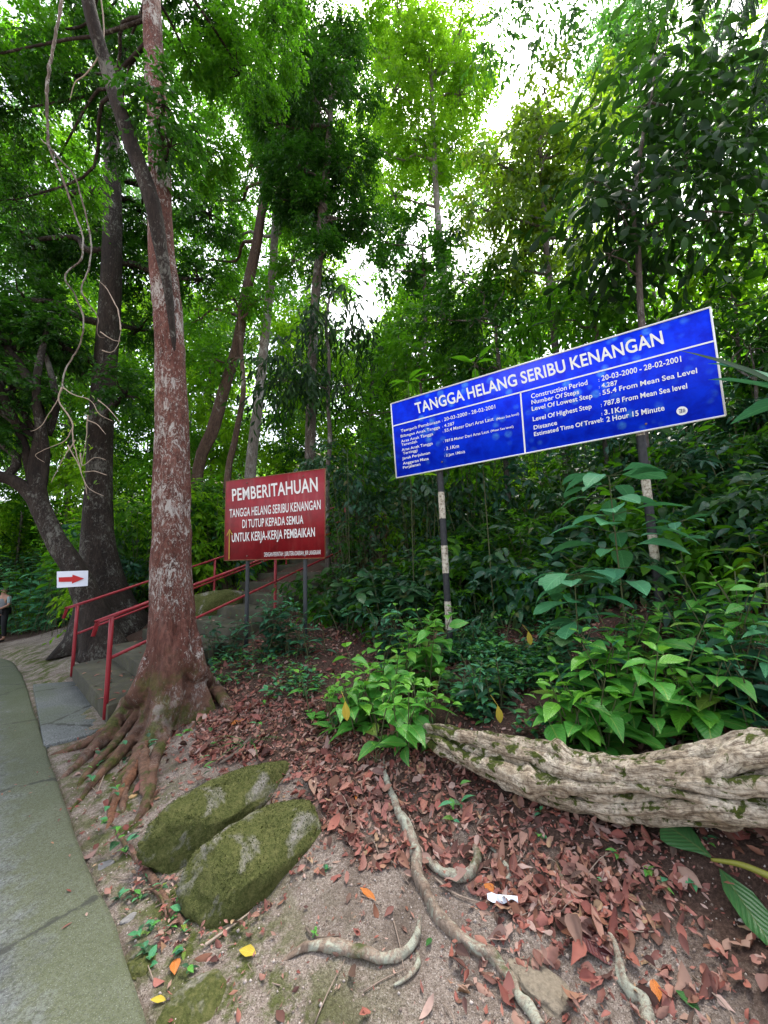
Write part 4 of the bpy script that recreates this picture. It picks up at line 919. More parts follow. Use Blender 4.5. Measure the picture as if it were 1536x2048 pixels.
for py in range(650, 980, 44):
    for px in range(560, 1010, 54): cells.append((px + rng.uniform(-26, 26), py + rng.uniform(-20, 20), rng.uniform(34, 50), rng.uniform(11.5, 15)))
wood('distant_wood', 'dense wood of mixed green trees covering the slope beyond', cells, [LEAF_MID, LEAF_LIME, LEAF_DARK, LEAF_PALE], .19, .7, [.36, .4, .12, .12])
g = Geo()
for k in range(22):
    px = rng.uniform(-150, 1650); d = rng.uniform(11, 22); p = at(px, 1000, d); h = gz1(p[0], p[1]); H = rng.uniform(6, 12); r0 = rng.uniform(.04, .11); dx = rng.normal(size=2) * .5
    add_tube(g, [(p[0], p[1], h - .2), (p[0] + dx[0] * .4, p[1] + dx[1] * .4, h + H * .5), (p[0] + dx[0], p[1] + dx[1], h + H)], [r0, r0 * .8, r0 * .4], 7, 12)
tag(part('distant_trunk_wood', g, BARK_GREY), 'many thin grey trunks standing among the distant wood', 'wood', kind='stuff')
#PLANTS
# ------------------------------------------------------------------ twisted log, boulders, roots
m, t, b, out = mat('pale twisted wood with moss'); LOG_M = m
tc = nd(t, 'TexCoord'); ge = nd(t, 'NewGeometry'); nz = nd(t, 'SeparateXYZ', {0: ge.outputs['Normal']}).outputs[2]
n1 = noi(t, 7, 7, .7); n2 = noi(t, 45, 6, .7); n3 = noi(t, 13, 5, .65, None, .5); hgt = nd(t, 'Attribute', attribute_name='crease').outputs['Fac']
muv = nd(t, 'Mapping', {0: tc.outputs['UV']}); muv.inputs['Scale'].default_value = (7, 9, 1); ng = noi(t, 3.5, 6, .7, muv.outputs[0], .8)
c = ramp(t, n1, [(.28, (.2, .14, .09)), (.44, (.52, .42, .3)), (.62, (.76, .67, .53))])
c = mixc(t, ramp(t, ng, [(.36, .85), (.5, 0.0)]), c, (.09, .058, .036))
c = mixc(t, ramp(t, n2, [(.36, .75), (.56, 0.0)]), c, (.1, .065, .04))
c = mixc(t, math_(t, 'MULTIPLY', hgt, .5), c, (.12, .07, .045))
mo = math_(t, 'ADD', n3, math_(t, 'MULTIPLY', hgt, .16)); mo = math_(t, 'ADD', mo, math_(t, 'MULTIPLY', nz, .08))
al = nd(t, 'Attribute', attribute_name='along').outputs['Fac']; mo = math_(t, 'ADD', mo, math_(t, 'MULTIPLY', math_(t, 'SUBTRACT', n2, .5), .22)); mo = math_(t, 'SUBTRACT', mo, math_(t, 'MULTIPLY', al, .14))
c = mixc(t, ramp(t, mo, [(.505, 0.0), (.56, 1.0)]), c, ramp(t, n2, [(.3, (.02, .03, .006)), (.65, (.09, .11, .015))]))
t.links.new(c, b.inputs['Base Color']); b.inputs['Roughness'].default_value = .85; b.inputs['Specular IOR Level'].default_value = .25
bump(t, b, math_(t, 'ADD', math_(t, 'ADD', n2, n3), math_(t, 'MULTIPLY', ng, 1.5)), .8, .014)
def ridge(x): return 1 - np.abs(np.sin(x)) ** .7
def logrf(tw, k, amp, seed):
    def f(u, th):
        a = th + u * tw + .35 * np.sin(u * 9 + seed) + .2 * np.sin(u * 23 + th)
        return 1 + amp * (.75 - 1.5 * ridge(k * a / 2 + seed)) + amp * .45 * (.5 - ridge((k + 3) * a / 2 + u * 5 + 1)) + .05 * np.sin(2 * th + u * 8)
    return f
LP = np.array([at(px, py, Y) for px, py, Y, wd in LOGP]); LR = np.array([wd * .5 * Y / F for px, py, Y, wd in LOGP]) * .77
Q, rq = spline(LP, 260, LR)
g = Geo(); cre = []; alg_ = []
def strand(Q, rq, rf, ns, seed, dsp=.02):
    rk_ = np.random.default_rng(seed + 500); uu = np.linspace(0, 1, len(Q)); rq = rq * (1 + sum(a_ * np.exp(-((uu - c_) / .012) ** 2) for a_, c_ in zip(rk_.uniform(-.3, .55, 7), rk_.random(7))))
    V, q, t_, uv = tube(Q, rq, ns, rf); n = len(Q)
    rel = rf(np.linspace(0, 1, n)[:, None], np.linspace(0, 2 * np.pi, ns, endpoint=False)[None, :]).ravel()
    V = V + dsp * np.stack([fbm(V, 5, 5, seed + k) for k in range(3)], 1) - (norm(V - np.repeat(Q, ns, 0).tolist() if False else np.concatenate([V[:-2] - np.repeat(Q, ns, 0), np.zeros((2, 3))]))) * (dsp * 1.1 * sstep(.25, .7, fbm(V, 7, 2, seed + 40)))[:, None]
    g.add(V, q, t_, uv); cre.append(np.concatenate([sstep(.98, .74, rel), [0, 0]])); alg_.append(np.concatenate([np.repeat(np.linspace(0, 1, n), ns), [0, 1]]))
Q[:16, 2] -= np.linspace(.1, 0, 16)
strand(Q, rq * .5, logrf(5, 5, .1, 1.0), 90, 3, .012)
T = norm(np.gradient(Q, axis=0)); S = norm(np.cross(T, (0, 0, 1.0))); Bn = np.cross(S, T); u = np.linspace(0, 1, 260); rl_ = np.random.default_rng(17)
for k in range(7):
    a0 = 6.283 * k / 7 + rl_.normal() * .12; an = a0 - u * 2.6 - .45 * np.sin(u * rl_.uniform(5, 9) + k) - .07 * np.sin(u * 23 + k * 2)
    rk = rq * rl_.uniform(.22, .42) * (1 + .22 * np.sin(u * rl_.uniform(12, 20) + k * 3)) ; cen = rq * (.74 + .07 * np.sin(u * 11 + k * 5))
    c1 = Q + (S * np.cos(an)[:, None] + Bn * np.sin(an)[:, None]) * cen[:, None]
    strand(c1, rk, logrf(3, 3, .1, k * 1.7), 48, 5 + k, .02)
for k in range(14):
    a0 = 6.283 * k / 14 + rl_.normal() * .3; an = a0 - u * 2.3 - .4 * np.sin(u * 14 + k); s0 = rl_.uniform(0, .5); ws = sstep(s0, s0 + .1, u) * sstep(s0 + .5, s0 + .35, u)
    c1 = Q + (S * np.cos(an)[:, None] + Bn * np.sin(an)[:, None]) * (rq * .92)[:, None] * (.6 + .4 * ws)[:, None]
    strand(c1, rq * rl_.uniform(.1, .2) * ws + .002, logrf(3, 3, .12, k), 18, 25 + k, .008)
log = part('twisted_log', g, LOG_M, loc=LP[4]); tag(log, 'thick pale twisted liana trunk with moss in its creases lying along the bank', 'log')
vattr(log, 'crease', np.concatenate(cre)); vattr(log, 'along', np.concatenate(alg_))

m, t, b, out = mat('mossy boulder stone'); ROCK_M = m
n1 = noi(t, 3.2, 6, .65, None, .4); n2 = noi(t, 60, 6, .75); n3 = noi(t, 16, 5, .7); nz = nd(t, 'SeparateXYZ', {0: nd(t, 'NewGeometry').outputs['Normal']}).outputs[2]
st = ramp(t, n2, [(.35, (.12, .11, .095)), (.6, (.34, .31, .29))]); ms = ramp(t, n2, [(.3, (.03, .036, .01)), (.5, (.068, .077, .022)), (.7, (.125, .125, .045))])
ms = mixc(t, ramp(t, n3, [(.5, 0.0), (.7, .6)]), ms, (.14, .135, .05))
t.links.new(mixc(t, ramp(t, n1, [(.33, 0.0), (.45, 1.0)]), st, ms), b.inputs['Base Color']); b.inputs['Roughness'].default_value = .95; b.inputs['Specular IOR Level'].default_value = .15
bump(t, b, math_(t, 'ADD', n2, n3), .9, .012)
MOSS_M = leafmat('moss tuft', [(.026, .036, .008), (.055, .067, .015), (.085, .1, .024), (.14, .135, .06)], (.09, .11, .02), .25, .8, .2)
def boulder(name, label, c, half, ang, seed, cat='boulder', tuft=4500, amp=.09, mt=None, group=None):
    nu, nv = 90, 56; th = np.linspace(0, 2 * np.pi, nu, endpoint=False); ph = np.linspace(-np.pi / 2, np.pi / 2, nv)
    TH, PH = np.meshgrid(th, ph); sp = lambda v, e: np.sign(v) * np.abs(v) ** e
    V = np.stack([sp(np.cos(PH), .75) * sp(np.cos(TH), .8), sp(np.cos(PH), .75) * sp(np.sin(TH), .8), sp(np.sin(PH), .7)], -1).reshape(-1, 3)
    V = V * (1 + amp * fbm(V, 1.3, 3, seed) + amp * .35 * fbm(V, 5, 3, seed + 5))[:, None]
    rb_ = np.random.default_rng(seed + 99)
    for _ in range(7):
        nn_ = rdir(1, rb_)[0] * (1, 1, 1.2); nn_ = nn_ / np.linalg.norm(nn_); h_ = rb_.uniform(.72, .95); dd_ = V @ nn_; over = np.maximum(dd_ - h_, 0); V = V - (over * .85)[:, None] * nn_
    V = V + .025 * np.stack([fbm(V, 4, 4, seed + 20 + k) for k in range(3)], 1); V *= half; ca, sa = math.cos(ang), math.sin(ang)
    V = np.stack([V[:, 0] * ca - V[:, 1] * sa, V[:, 0] * sa + V[:, 1] * ca, V[:, 2]], 1) + c
    idx = np.arange(nu * nv).reshape(nv, nu); q = np.stack([idx[:-1], np.roll(idx[:-1], -1, 1), np.roll(idx[1:], -1, 1), idx[1:]], -1).reshape(-1, 4)
    root = tag(part(name, Geo().add(V, q), mt or ROCK_M, loc=c), label, cat, group)
    if tuft:
        rs = np.random.default_rng(seed); k = rs.integers(0, len(q), tuft); P = V[q[k]].mean(1); Nn = norm(np.cross(V[q[k, 1]] - V[q[k, 0]], V[q[k, 3]] - V[q[k, 0]]))
        P = P + (V[q[k, 1]] - V[q[k, 0]]) * rs.uniform(-.5, .5, (tuft, 1)) + (V[q[k, 3]] - V[q[k, 0]]) * rs.uniform(-.5, .5, (tuft, 1))
        keep = (Nn[:, 2] > .1) & (vnoise(P, 6, seed) > -.35); P, Nn = P[keep], Nn[keep]
        gm = Geo(); leaves(gm, P - Nn * .002, norm(Nn + rdir(len(P), rs) * .9), rdir(len(P), rs), rs.uniform(.006, .015, len(P)), .005, 'far', .3, 0, mid=False)
        part('moss', gm, MOSS_M, root)
    return root
def on(px, py, dz=0): return gpt(px, py) + np.array((0, 0, dz))
boulder('boulder', 'moss-covered slab-like boulder nearer the big tree roots', on(452, 1628, .02), (.48, .18, .16), math.atan2(.62, .45), 4)
boulder('boulder', 'larger moss-covered boulder with a bare grey patch, nearer the sandy bottom', on(520, 1722, .0), (.39, .225, .175), math.atan2(.55, .5), 8)
boulder('stone', 'low crumbling mossy stone slab sunk in the sand near the camera', on(400, 1998, -.03), (.15, .11, .05), .6, 12, 'stone', 0)
boulder('stone', 'low mossy stone lump against the concrete edge', on(282, 1926, -.02), (.07, .055, .04), 2.2, 13, 'stone', 0)
STONE_B = plain('pale speckled stone', (.2, .165, .12), .9, .75, 60, .8)
STONE_G = plain('grey stone', (.2, .19, .18), .9, .35, 40, .6)
for lab, px, py, r in (('rounded grey stone half sunk between path and boulders', 258, 1836, .035), ('grey stone beside the path level with the boulders', 212, 1730, .04), ('pale broad stone beside the long snaking root', 1075, 1965, .105), ('small ochre stone lying among the big tree roots', 268, 1592, .03)):
    boulder('stone', lab, on(px, py, -r * .12), (r, r * .72, r * .42), .8 if r < .1 else 2.3, px, 'stone', 0, amp=.22, mt=STONE_B if r > .1 else STONE_G if r != .03 else plain('ochre stone', (.42, .27, .12), .85, .2))
boulder('stone', 'mossy rock in the gap between the stairs and the notice board', at(430, 1218, 7.6), (.55, .4, .35), .5, 77, 'stone', 0)
def groundroot(label, pts, lift, rad, m, n=70, seed=1, amp=.24):
    rad = [rad[0] * .3] + list(rad)
    g = rootlet(pts, lift, rad, m, None, n=n, seed=seed, amp=amp); o = part('root', g, m, loc=gpt(*pts[0])); return tag(o, label, 'root', 'roots crossing the ground')
groundroot('long pale root snaking from the leaf litter down to the sandy bottom', [(768, 1515), (772, 1560), (790, 1610), (815, 1660), (832, 1712), (838, 1760), (868, 1822), (905, 1870), (950, 1898), (985, 1912), (1015, 1950), (1048, 2005), (1085, 2060)], [.004, .012, .014, .01, .006, .012, .014, .006, .008, .01, .004, .008, .006], [.016, .026, .028, .03, .03, .03, .026, .024, .022, .02, .018, .016, .014], ROOT_PALE, 120, 1)
groundroot('short hooked pale root looping off the long snaking root', [(836, 1712), (862, 1728), (890, 1748), (922, 1757), (945, 1742), (955, 1712), (950, 1688)], [.0, .004, .0, .006, .01, .006, -.01], [.022, .022, .024, .025, .024, .022, .012], ROOT_PALE, 60, 2)
groundroot('thin pale hooked root beside the scrap of white plastic', [(968, 1688), (990, 1706), (1012, 1736), (1022, 1752), (1004, 1772)], .01, [.008, .012, .012, .01, .005], ROOT_PALE, 40, 3)
groundroot('whitish horizontal root on the sand with a raised forked end', [(560, 1925), (610, 1902), (665, 1898), (720, 1912), (770, 1918), (812, 1908), (832, 1880), (838, 1848)], [-.006, .008, .012, .008, .006, .01, .018, .03], [.012, .02, .022, .02, .019, .02, .014, .006], ROOT_PALE, 70, 4)
groundroot('thin side root bending below the whitish horizontal root', [(832, 1900), (836, 1930), (815, 1960), (788, 1975)], .006, [.012, .009, .007, .003], ROOT_PALE, 30, 5)
groundroot('greenish pale root near the bottom edge under the twisted log', [(1210, 1845), (1228, 1890), (1238, 1930), (1242, 1960), (1262, 1990), (1290, 2010), (1298, 2060)], [-.004, .008, .012, .008, .01, .006, .006], [.008, .014, .018, .02, .022, .022, .02], ROOT_PALE, 60, 6)
groundroot('thin brown root running from the tree roots past the boulders', [(216, 1638), (240, 1672), (270, 1712), (296, 1745), (318, 1785), (345, 1825), (372, 1858)], .002, [.008, .014, .018, .018, .018, .016, .008], ROOT_M, 60, 7)
groundroot('slim brown root arching at the foot of the boulders', [(275, 1790), (300, 1788), (322, 1805), (332, 1835)], [.004, .02, .02, .0], [.006, .007, .007, .004], ROOT_M, 30, 8)
groundroot('dark root half sunk in litter under the middle of the log', [(1110, 1720), (1122, 1752), (1128, 1790), (1124, 1830)], .006, [.008, .014, .013, .006], ROOT_M, 40, 9)
STICK = plain('dry grey stick', (.24, .18, .14), .85, .4, 40, .4)
for lab, pts, r, m in (('pale broken stick lying across the foot of the larger boulder', [(410, 1897), (440, 1875), (472, 1852), (500, 1830)], .006, PALETWIG), ('forked dark twig on the sand right of the larger boulder', [(612, 1862), (632, 1880), (680, 1878)], .005, TWIG),
                       ('thin pale twig beside the white plastic scrap', [(870, 1762), (905, 1790), (940, 1805), (968, 1812)], .005, STICK), ('dry twig sticking out of the tree roots', [(190, 1600), (212, 1545), (240, 1490), (330, 1470)], .004, PALETWIG),
                       ('dark rotten branch piece on the litter behind the boulders', [(500, 1480), (470, 1510), (440, 1530)], .016, TWIG)):
    g = Geo(); add_tube(g, ground_line(pts, [.012] * len(pts)), list(np.linspace(r, r * .5, len(pts))), 8, 24, barkrf(3, .2)); tag(part('stick', g, m, loc=gpt(*pts[0])), lab, 'stick')

# ------------------------------------------------------------------ litter, gravel, weeds (stuff)
def project(V):
    c = (V - CO) @ CR; z = np.maximum(-c[:, 2], 1e-3); return 768 + F * c[:, 0] / z, 1024 - F * c[:, 1] / z
def inpoly(x, y, poly):
    ins = np.zeros(len(x), bool); n = len(poly)
    for i in range(n):
        x0, y0 = poly[i]; x1, y1 = poly[(i + 1) % n]; c = ((y0 > y) != (y1 > y)) & (x < (x1 - x0) * (y - y0) / (y1 - y0 + 1e-9) + x0); ins ^= c
    return ins
rng = np.random.default_rng(71)
N_ = 200000; X = rng.uniform(-4.5, 4.5, N_); Y = rng.uniform(.7, 7.5, N_); Z = gz(X, Y); V = np.stack([X, Y, Z], 1); px, py = project(V); ed = edge_dist(X, Y)
def slope_n(x, y, e=.04):
    return norm(np.stack([-(gz(x + e, y) - gz(x - e, y)) / (2 * e), -(gz(x, y + e) - gz(x, y - e)) / (2 * e), np.ones(len(x))], 1))
core = inpoly(px, py, [(400, 1440), (520, 1400), (640, 1400), (760, 1460), (880, 1500), (1050, 1600), (1300, 1660), (1420, 1760), (1300, 1900), (1150, 1900), (1000, 1830), (900, 1760), (700, 1730), (650, 1620), (580, 1500), (470, 1530), (380, 1520)])
dn = np.where(core, .85, 0.16); dn = np.where((py > 1780) & (px < 900), .05, dn); dn = np.where((py < 1380), .2, dn); dn = np.where((px > 900) & (py > 1650) & ~core, .22, dn); dn = np.where((ed < .6), .03, dn); dn = np.where(ed < .02, 0, dn)
dn = dn * (.45 + .75 * sstep(-.4, .5, fbm(V, 1.7, 3, 3)))
cpoly = [(400, 1440), (520, 1400), (640, 1400), (760, 1460), (880, 1500), (1050, 1600), (1300, 1660), (1460, 1780), (1300, 1900), (1150, 1900), (1000, 1830), (900, 1760), (700, 1730), (650, 1620), (580, 1500), (470, 1530), (380, 1520)]
gv = np.zeros(len(ground.data.vertices) * 3); ground.data.vertices.foreach_get('co', gv); gv = gv.reshape(-1, 3); gx, gy = project(gv + .05 * np.stack([fbm(gv, 4, 3, k) for k in range(3)], 1))
hv2 = np.maximum(hv, np.where(inpoly(gx, gy, cpoly) & (gv[:, 1] > .6) & (gv[:, 1] < 8), .62, 0)); ground.data.attributes['humus'].data.foreach_set('value', hv2.astype(np.float32))
onst = (np.abs((X - SA[0]) * SD[1] - (Y - SA[1]) * SD[0] + 1.1) < 1.4) & (Y > 4.2)
g = Geo()
for pk, mu, sg_, prof, curl in ((.02, .09, .2, 'ell', 1.3), (.3, .044, .4, 'ell', 1.2), (.16, .052, .3, 'ovate', 1.0), (.12, .056, .3, 'lance', 1.2), (.14, .045, .4, 'obov', 1.4), (1.3, .018, .45, 'far', .7)):
    keep = (rng.random(N_) < (dn if pk < 1 else np.maximum(dn, .07 * (ed > .04))) * pk) & ~onst; P = V[keep]; n = len(P); Nn = slope_n(P[:, 0], P[:, 1])
    D = norm(np.cross(Nn, rdir(n, rng))); Nl_ = norm(Nn + rdir(n, rng) * (.3 + .4 * rng.random((n, 1)))); sz = rng.lognormal(0, sg_, n) * mu
    leaves(g, P + Nn * rng.uniform(.002, .018, n)[:, None] - D * (sz * .5)[:, None], norm(D + Nn * rng.uniform(-.15, .3, n)[:, None]), Nl_, sz, sz * rng.uniform(.3, .6, n), prof, rng.uniform(-.5, .5, n) * curl, rng.normal(0, .7, n) * curl, wave=.22, rng=rng)
for cx, cy, ca, ra, rb2 in ((*gpt(452, 1628)[:2], math.atan2(.62, .45), .5, .2), (*gpt(520, 1722)[:2], math.atan2(.55, .5), .42, .245)):
    aa = rng.random(230) * 6.283; rr2 = rng.uniform(.96, 1.16, 230); ex, ey = np.cos(aa) * ra * rr2, np.sin(aa) * rb2 * rr2
    x_, y_ = cx + ex * math.cos(ca) - ey * math.sin(ca), cy + ex * math.sin(ca) + ey * math.cos(ca); sz = rng.lognormal(0, .5, 230) * .022
    leaves(g, np.stack([x_, y_, gz(x_, y_) + rng.uniform(.004, .03, 230)], 1), norm(rdir(230, rng) * (1, 1, .35)), norm(np.array((0, 0, 1.0)) + rdir(230, rng) * .5), sz, sz * .5, 'ell', .2, .5, rng=rng)
kp = (ed < -.02) & (ed > -2.5) & (rng.random(N_) < .006); P = V[kp].copy(); P[:, 2] = pz(P[:, 1]) + .026; n = len(P)
leaves(g, P, norm(rdir(n, rng) * (1, 1, .05)), (0, 0, 1), rng.lognormal(0, .5, n) * .022, .01, 'ell', .1, .3, rng=rng)
tt_ = rng.uniform(0, 6, 260); aa = rng.uniform(0, 1, 260); kk_ = np.floor(tt_ / TRD); P = np.concatenate([SA + SD * tt_[:, None] + (SB - SA) * aa[:, None], (.23 + RIS * kk_ + .012)[:, None]], 1)
leaves(g, P, norm(rdir(260, rng) * (1, 1, .05)), (0, 0, 1), rng.lognormal(0, .3, 260) * .07, .035, 'ell', .2, .4, rng=rng)
tag(part('leaf_litter', g, LITTER), 'reddish brown dead leaves carpeting the bank', 'leaf litter', kind='stuff')
keep = (rng.random(N_) < np.where(core, .02, .008)) & (ed > .05) & ~onst; P = V[keep]; g = Geo()
for p in P[:700]:
    a = rng.random() * 6.28; L = rng.uniform(.04, .22); d = np.array((math.cos(a), math.sin(a), 0)) * L; k = p + d
    k[2] = gz1(k[0], k[1]); mm = (p + k) / 2 + rng.normal(size=3) * L * .08; add_tube(g, [p + (0, 0, .006), mm + (0, 0, .012), k + (0, 0, .006)], [.0026, .0022, .001], 5, 6)
tag(part('twig_litter', g, STICK), 'small dry twigs strewn over the ground', 'twig litter', kind='stuff')
keep = (rng.random(N_) < np.where((py > 1450) & (ed > .02) & (ed < 2.2) & (Y < 3.2), .16, 0)); P = V[keep]; g = Geo()
ico = np.array([(1, 0, 0), (-1, 0, 0), (0, 1, 0), (0, -1, 0), (0, 0, 1), (0, 0, -1)], float); fcs = np.array([(0, 2, 4), (2, 1, 4), (1, 3, 4), (3, 0, 4), (2, 0, 5), (1, 2, 5), (3, 1, 5), (0, 3, 5)])
n = len(P); s = rng.lognormal(-5.5, .45, n); vv = P[:, None, :] + ico[None] * s[:, None, None] * rng.uniform(.5, 1.2, (n, 6, 3)); vv[:, :, 2] += (s * .2)[:, None]
g.add(vv.reshape(-1, 3), None, (fcs[None] + 6 * np.arange(n)[:, None, None]).reshape(-1, 3))
PEB = leafmat('grit', [(.2, .15, .12), (.34, .27, .23), (.5, .44, .4), (.14, .1, .08)], tf=0, rough=.9, spec=.2)
tag(part('gravel', g, PEB), 'coarse sandy grit beside the path', 'gravel', kind='stuff')
wd = np.where(inpoly(px, py, [(400, 1330), (640, 1290), (640, 1400), (480, 1420)]), .06, 0) + np.where(inpoly(px, py, [(860, 1290), (1050, 1270), (1450, 1330), (1540, 1460), (1200, 1520), (900, 1440)]), .2, 0) + np.where(inpoly(px, py, [(640, 1240), (900, 1200), (1450, 1180), (1536, 1330), (900, 1360)]), .14, 0) + np.where(inpoly(px, py, [(1100, 1640), (1536, 1660), (1536, 1900)]), .012, 0) + np.where(inpoly(px, py, [(200, 1650), (300, 1700), (400, 1900), (330, 1980), (230, 1850)]), .02, 0) + .002
wd = wd * sstep(-.3, .4, fbm(V, 2.5, 2, 8)) * (ed > .05) * ~onst; keep = rng.random(N_) < wd; P = V[keep]; n = len(P); g = Geo(); hw = np.where(P[:, 1] > 2.3, .16, .03); hs = np.where(P[:, 1] > 2.3, 1.0, .55)
for k in range(5):
    a = rng.random(n) * 6.28; D = np.stack([np.cos(a), np.sin(a), rng.uniform(.1, .9, n)], 1); sz = rng.uniform(.03, .1, n) * hs
    leaves(g, P + np.stack([np.zeros(n), np.zeros(n), rng.random(n) * hw], 1), D, np.stack([np.zeros(n), np.zeros(n), np.ones(n)], 1) + rdir(n, rng) * .3, sz, sz * rng.uniform(.35, .6, n), 'ovate', .35, .25, rng.integers(0, 3, n), rng=rng)
tag(part('ground_weeds', g, [PLANT_DARK, PLANT_TEAL, PLANT_BRIGHT]), 'low mixed green weeds sprouting through the litter', 'weeds', kind='stuff')

# undergrowth wall on the slope
rng = np.random.default_rng(81)
gA = Geo(); gB = Geo(); tries = 0; made = 0
def dmin(px):
    if px < 170: return 9.2
    if px < 640: return 8.6
    return float(np.interp(px, [640, 760, 900, 1100, 1300, 1536, 1900], [6.2, 5.6, 5.3, 4.5, 3.9, 3.0, 2.8]))
while made < 1000 and tries < 6000:
    tries += 1; pxx = rng.uniform(-250, 1900); d = dmin(pxx) + rng.exponential(2.2) if made % 2 and pxx > 170 else dmin(pxx) + rng.random() * (9 if pxx > 200 else 20)
    p = at(pxx, 1100, d); h = gz1(p[0], p[1])
    lt = p[:2] - SA; al_ = lt @ SD; ac = lt[0] * SD[1] - lt[1] * SD[0]
    if -2.9 < ac < .35 and -1 < al_ < 7.2: continue
    if edge_dist(np.array([p[0]]), np.array([p[1]]))[0] < .9 or (p[0] < -8 and p[1] < 13.5): continue
    hh = rng.uniform(.15, .3 + .75 * (d - dmin(pxx)) if d < 6.5 else 2.6) * (1 if rng.random() < .7 else .5); R = rng.uniform(.22, .5) * (1 + .04 * d)
    L = rng.uniform(.1, .2) * (1 if d < 9 else 1.25)
    crown_geo(gA if d < 8 else gB, [((p[0], p[1], h + hh), R)], L, L * rng.uniform(.3, .5), .42 if d < 8 else .5, rng, 'ovate' if d < 7 else 'far', 7, .35, .3, 2.6, d < 7, int(rng.choice(4, p=[.3, .16, .2, .34] if d < 8 else [.2, .12, .36, .32])), 6)
    for _ in range(2): add_tube(gA, [(p[0] + rng.normal() * .1, p[1] + rng.normal() * .1, h - .05), (p[0] + rng.normal() * R * .5, p[1], h + hh + R * .4)], [.009, .004], 5, 5, mi=4)
    made += 1
tag(part('undergrowth', gA, [PLANT_DARK, LEAF_DARK, LEAF_BLUE, LEAF_MID, STEM]), 'dark tangled shrubs and saplings filling the shaded slope', 'undergrowth', kind='stuff')
tag(part('undergrowth', gB, [LEAF_DARK, LEAF_BLUE, LEAF_MID, LEAF_LIME]), 'brighter bushes filling the upper slope', 'undergrowth', kind='stuff')

# ------------------------------------------------------------------ individual plants
def upright_plant(rng, H, stems, spread, L, W, prof='ovate', pair=.075, lean=.35, young=.25, start=.25, droop=.35):
    gs, gl = Geo(), Geo()
    for s in range(stems):
        a = rng.random() * 6.28; b0 = np.array((math.cos(a), math.sin(a), 0)) * rng.random() * spread; h = H * rng.uniform(.55, 1.05)
        a2 = rng.random() * 6.28; tip = b0 + np.array((math.cos(a2) * lean * h, math.sin(a2) * lean * h, h)); mid_ = (b0 + tip) / 2 + np.array((0, 0, .08 * h))
        Q, rq = spline([b0 - (0, 0, .05), mid_, tip], 14, [.0055, .0045, .0025]); V, q, t, uv = tube(Q, rq, 6); gs.add(V, q, t, uv)
        nn = max(2, int(h * (1 - start) / pair)); az = rng.random() * 3.14
        for k in range(nn):
            f = start + (1 - start) * k / max(nn - 1, 1); c = np.array([np.interp(f, np.linspace(0, 1, 14), Q[:, j]) for j in range(3)]); az += 1.57 + rng.normal() * .25
            size = L * (1.0 if k < nn - 1 else .6) * rng.uniform(.75, 1.15) * (.8 + .4 * math.sin(3.14 * f))
            for sg in (0, 3.14):
                d = np.array((math.cos(az + sg), math.sin(az + sg), rng.uniform(.0, .45) + (.6 if k == nn - 1 else 0)))
                leaves(gl, [c + d * .012], [d], [(0, 0, 1) + rng.normal(size=3) * .22], [size], [size * W / L * rng.uniform(.9, 1.1)], prof, [droop * rng.uniform(.6, 1.5)], [.22], 1 if (k == nn - 1 or rng.random() < young * f) else 0, wave=.05, rng=rng)
    return gs, gl
def whorl_plant(rng, H, tiers, per, L, W, prof='obov', lean=.1, droop=.35, petiole=.04, up=.3, branches=1, sp=.0):
    gs, gl = Geo(), Geo()
    for b_ in range(branches):
        a = rng.random() * 6.28 + b_ * 6.28 / branches; b0 = np.array((math.cos(a), math.sin(a), 0)) * sp * .3; h = H * (rng.uniform(.6, 1) if b_ else 1)
        tip = b0 + np.array((math.cos(a) * (lean * h + sp), math.sin(a) * (lean * h + sp), h)); Q, rq = spline([b0 - (0, 0, .06), b0 * .6 + tip * .4 + (0, 0, .06 * h), tip], 16, [.009, .007, .004]); V, q, t, uv = tube(Q, rq, 7); gs.add(V, q, t, uv)
        for k in range(tiers):
            f = 1 - .62 * k / max(tiers, 1) if tiers > 1 else 1; c = np.array([np.interp(f, np.linspace(0, 1, 16), Q[:, j]) for j in range(3)]); o = rng.random() * 6.28
            m_ = per if k == 0 else max(2, per - 2)
            for j in range(m_):
                az = o + j * 6.283 / m_ + rng.normal() * .25; d = np.array((math.cos(az), math.sin(az), up * rng.uniform(-.4, 1.6))); d /= np.linalg.norm(d); size = L * rng.uniform(.7, 1.15)
                pe = c + d * petiole * rng.uniform(.6, 2.0); add_tube(gs, [c, pe], [.003, .0022], 5, 3)
                leaves(gl, [pe], [d], [(0, 0, 1) + rng.normal(size=3) * .2], [size], [size * W / L * rng.uniform(.85, 1.15)], prof, [droop * rng.uniform(.5, 1.6)], [.2], 1 if (k == tiers - 1 and rng.random() < .4) else 0, wave=.06, rng=rng)
    return gs, gl
def blade_plant(rng, n, L, W, up=1.2, droop=.75):
    gs, gl = Geo(), Geo()
    for k in range(n):
        a = rng.random() * 6.28; d = np.array((math.cos(a), math.sin(a), up * rng.uniform(.5, 1.4))); leaves(gl, [(math.cos(a) * .01, math.sin(a) * .01, -.02)], [d / np.linalg.norm(d)], [(-math.cos(a), -math.sin(a), .6)], [L * rng.uniform(.6, 1.1)], [W], 'blade', [droop * rng.uniform(.5, 1.2)], [.3], 0, rng=rng)
    add_tube(gs, [(0, 0, -.05), (0, 0, .05)], [.012, .008], 6, 3); return gs, gl
def make_plant(name, label, geos, mats, loc, rz=0, cat='plant', group=None, sc=1.0):
    gs, gl = geos; r = empty(name, loc, label, cat, group); r.rotation_euler.z = rz; r.scale = (sc,) * 3
    for nm, g, m in (('stem', gs, STEM), ('foliage', gl, mats)):
        o = bpy.data.objects.new(nm, g.mesh(nm, (0, 0, 0), True, m if isinstance(m, (list, tuple)) else [m])); COL.objects.link(o); o.parent = r
    return r
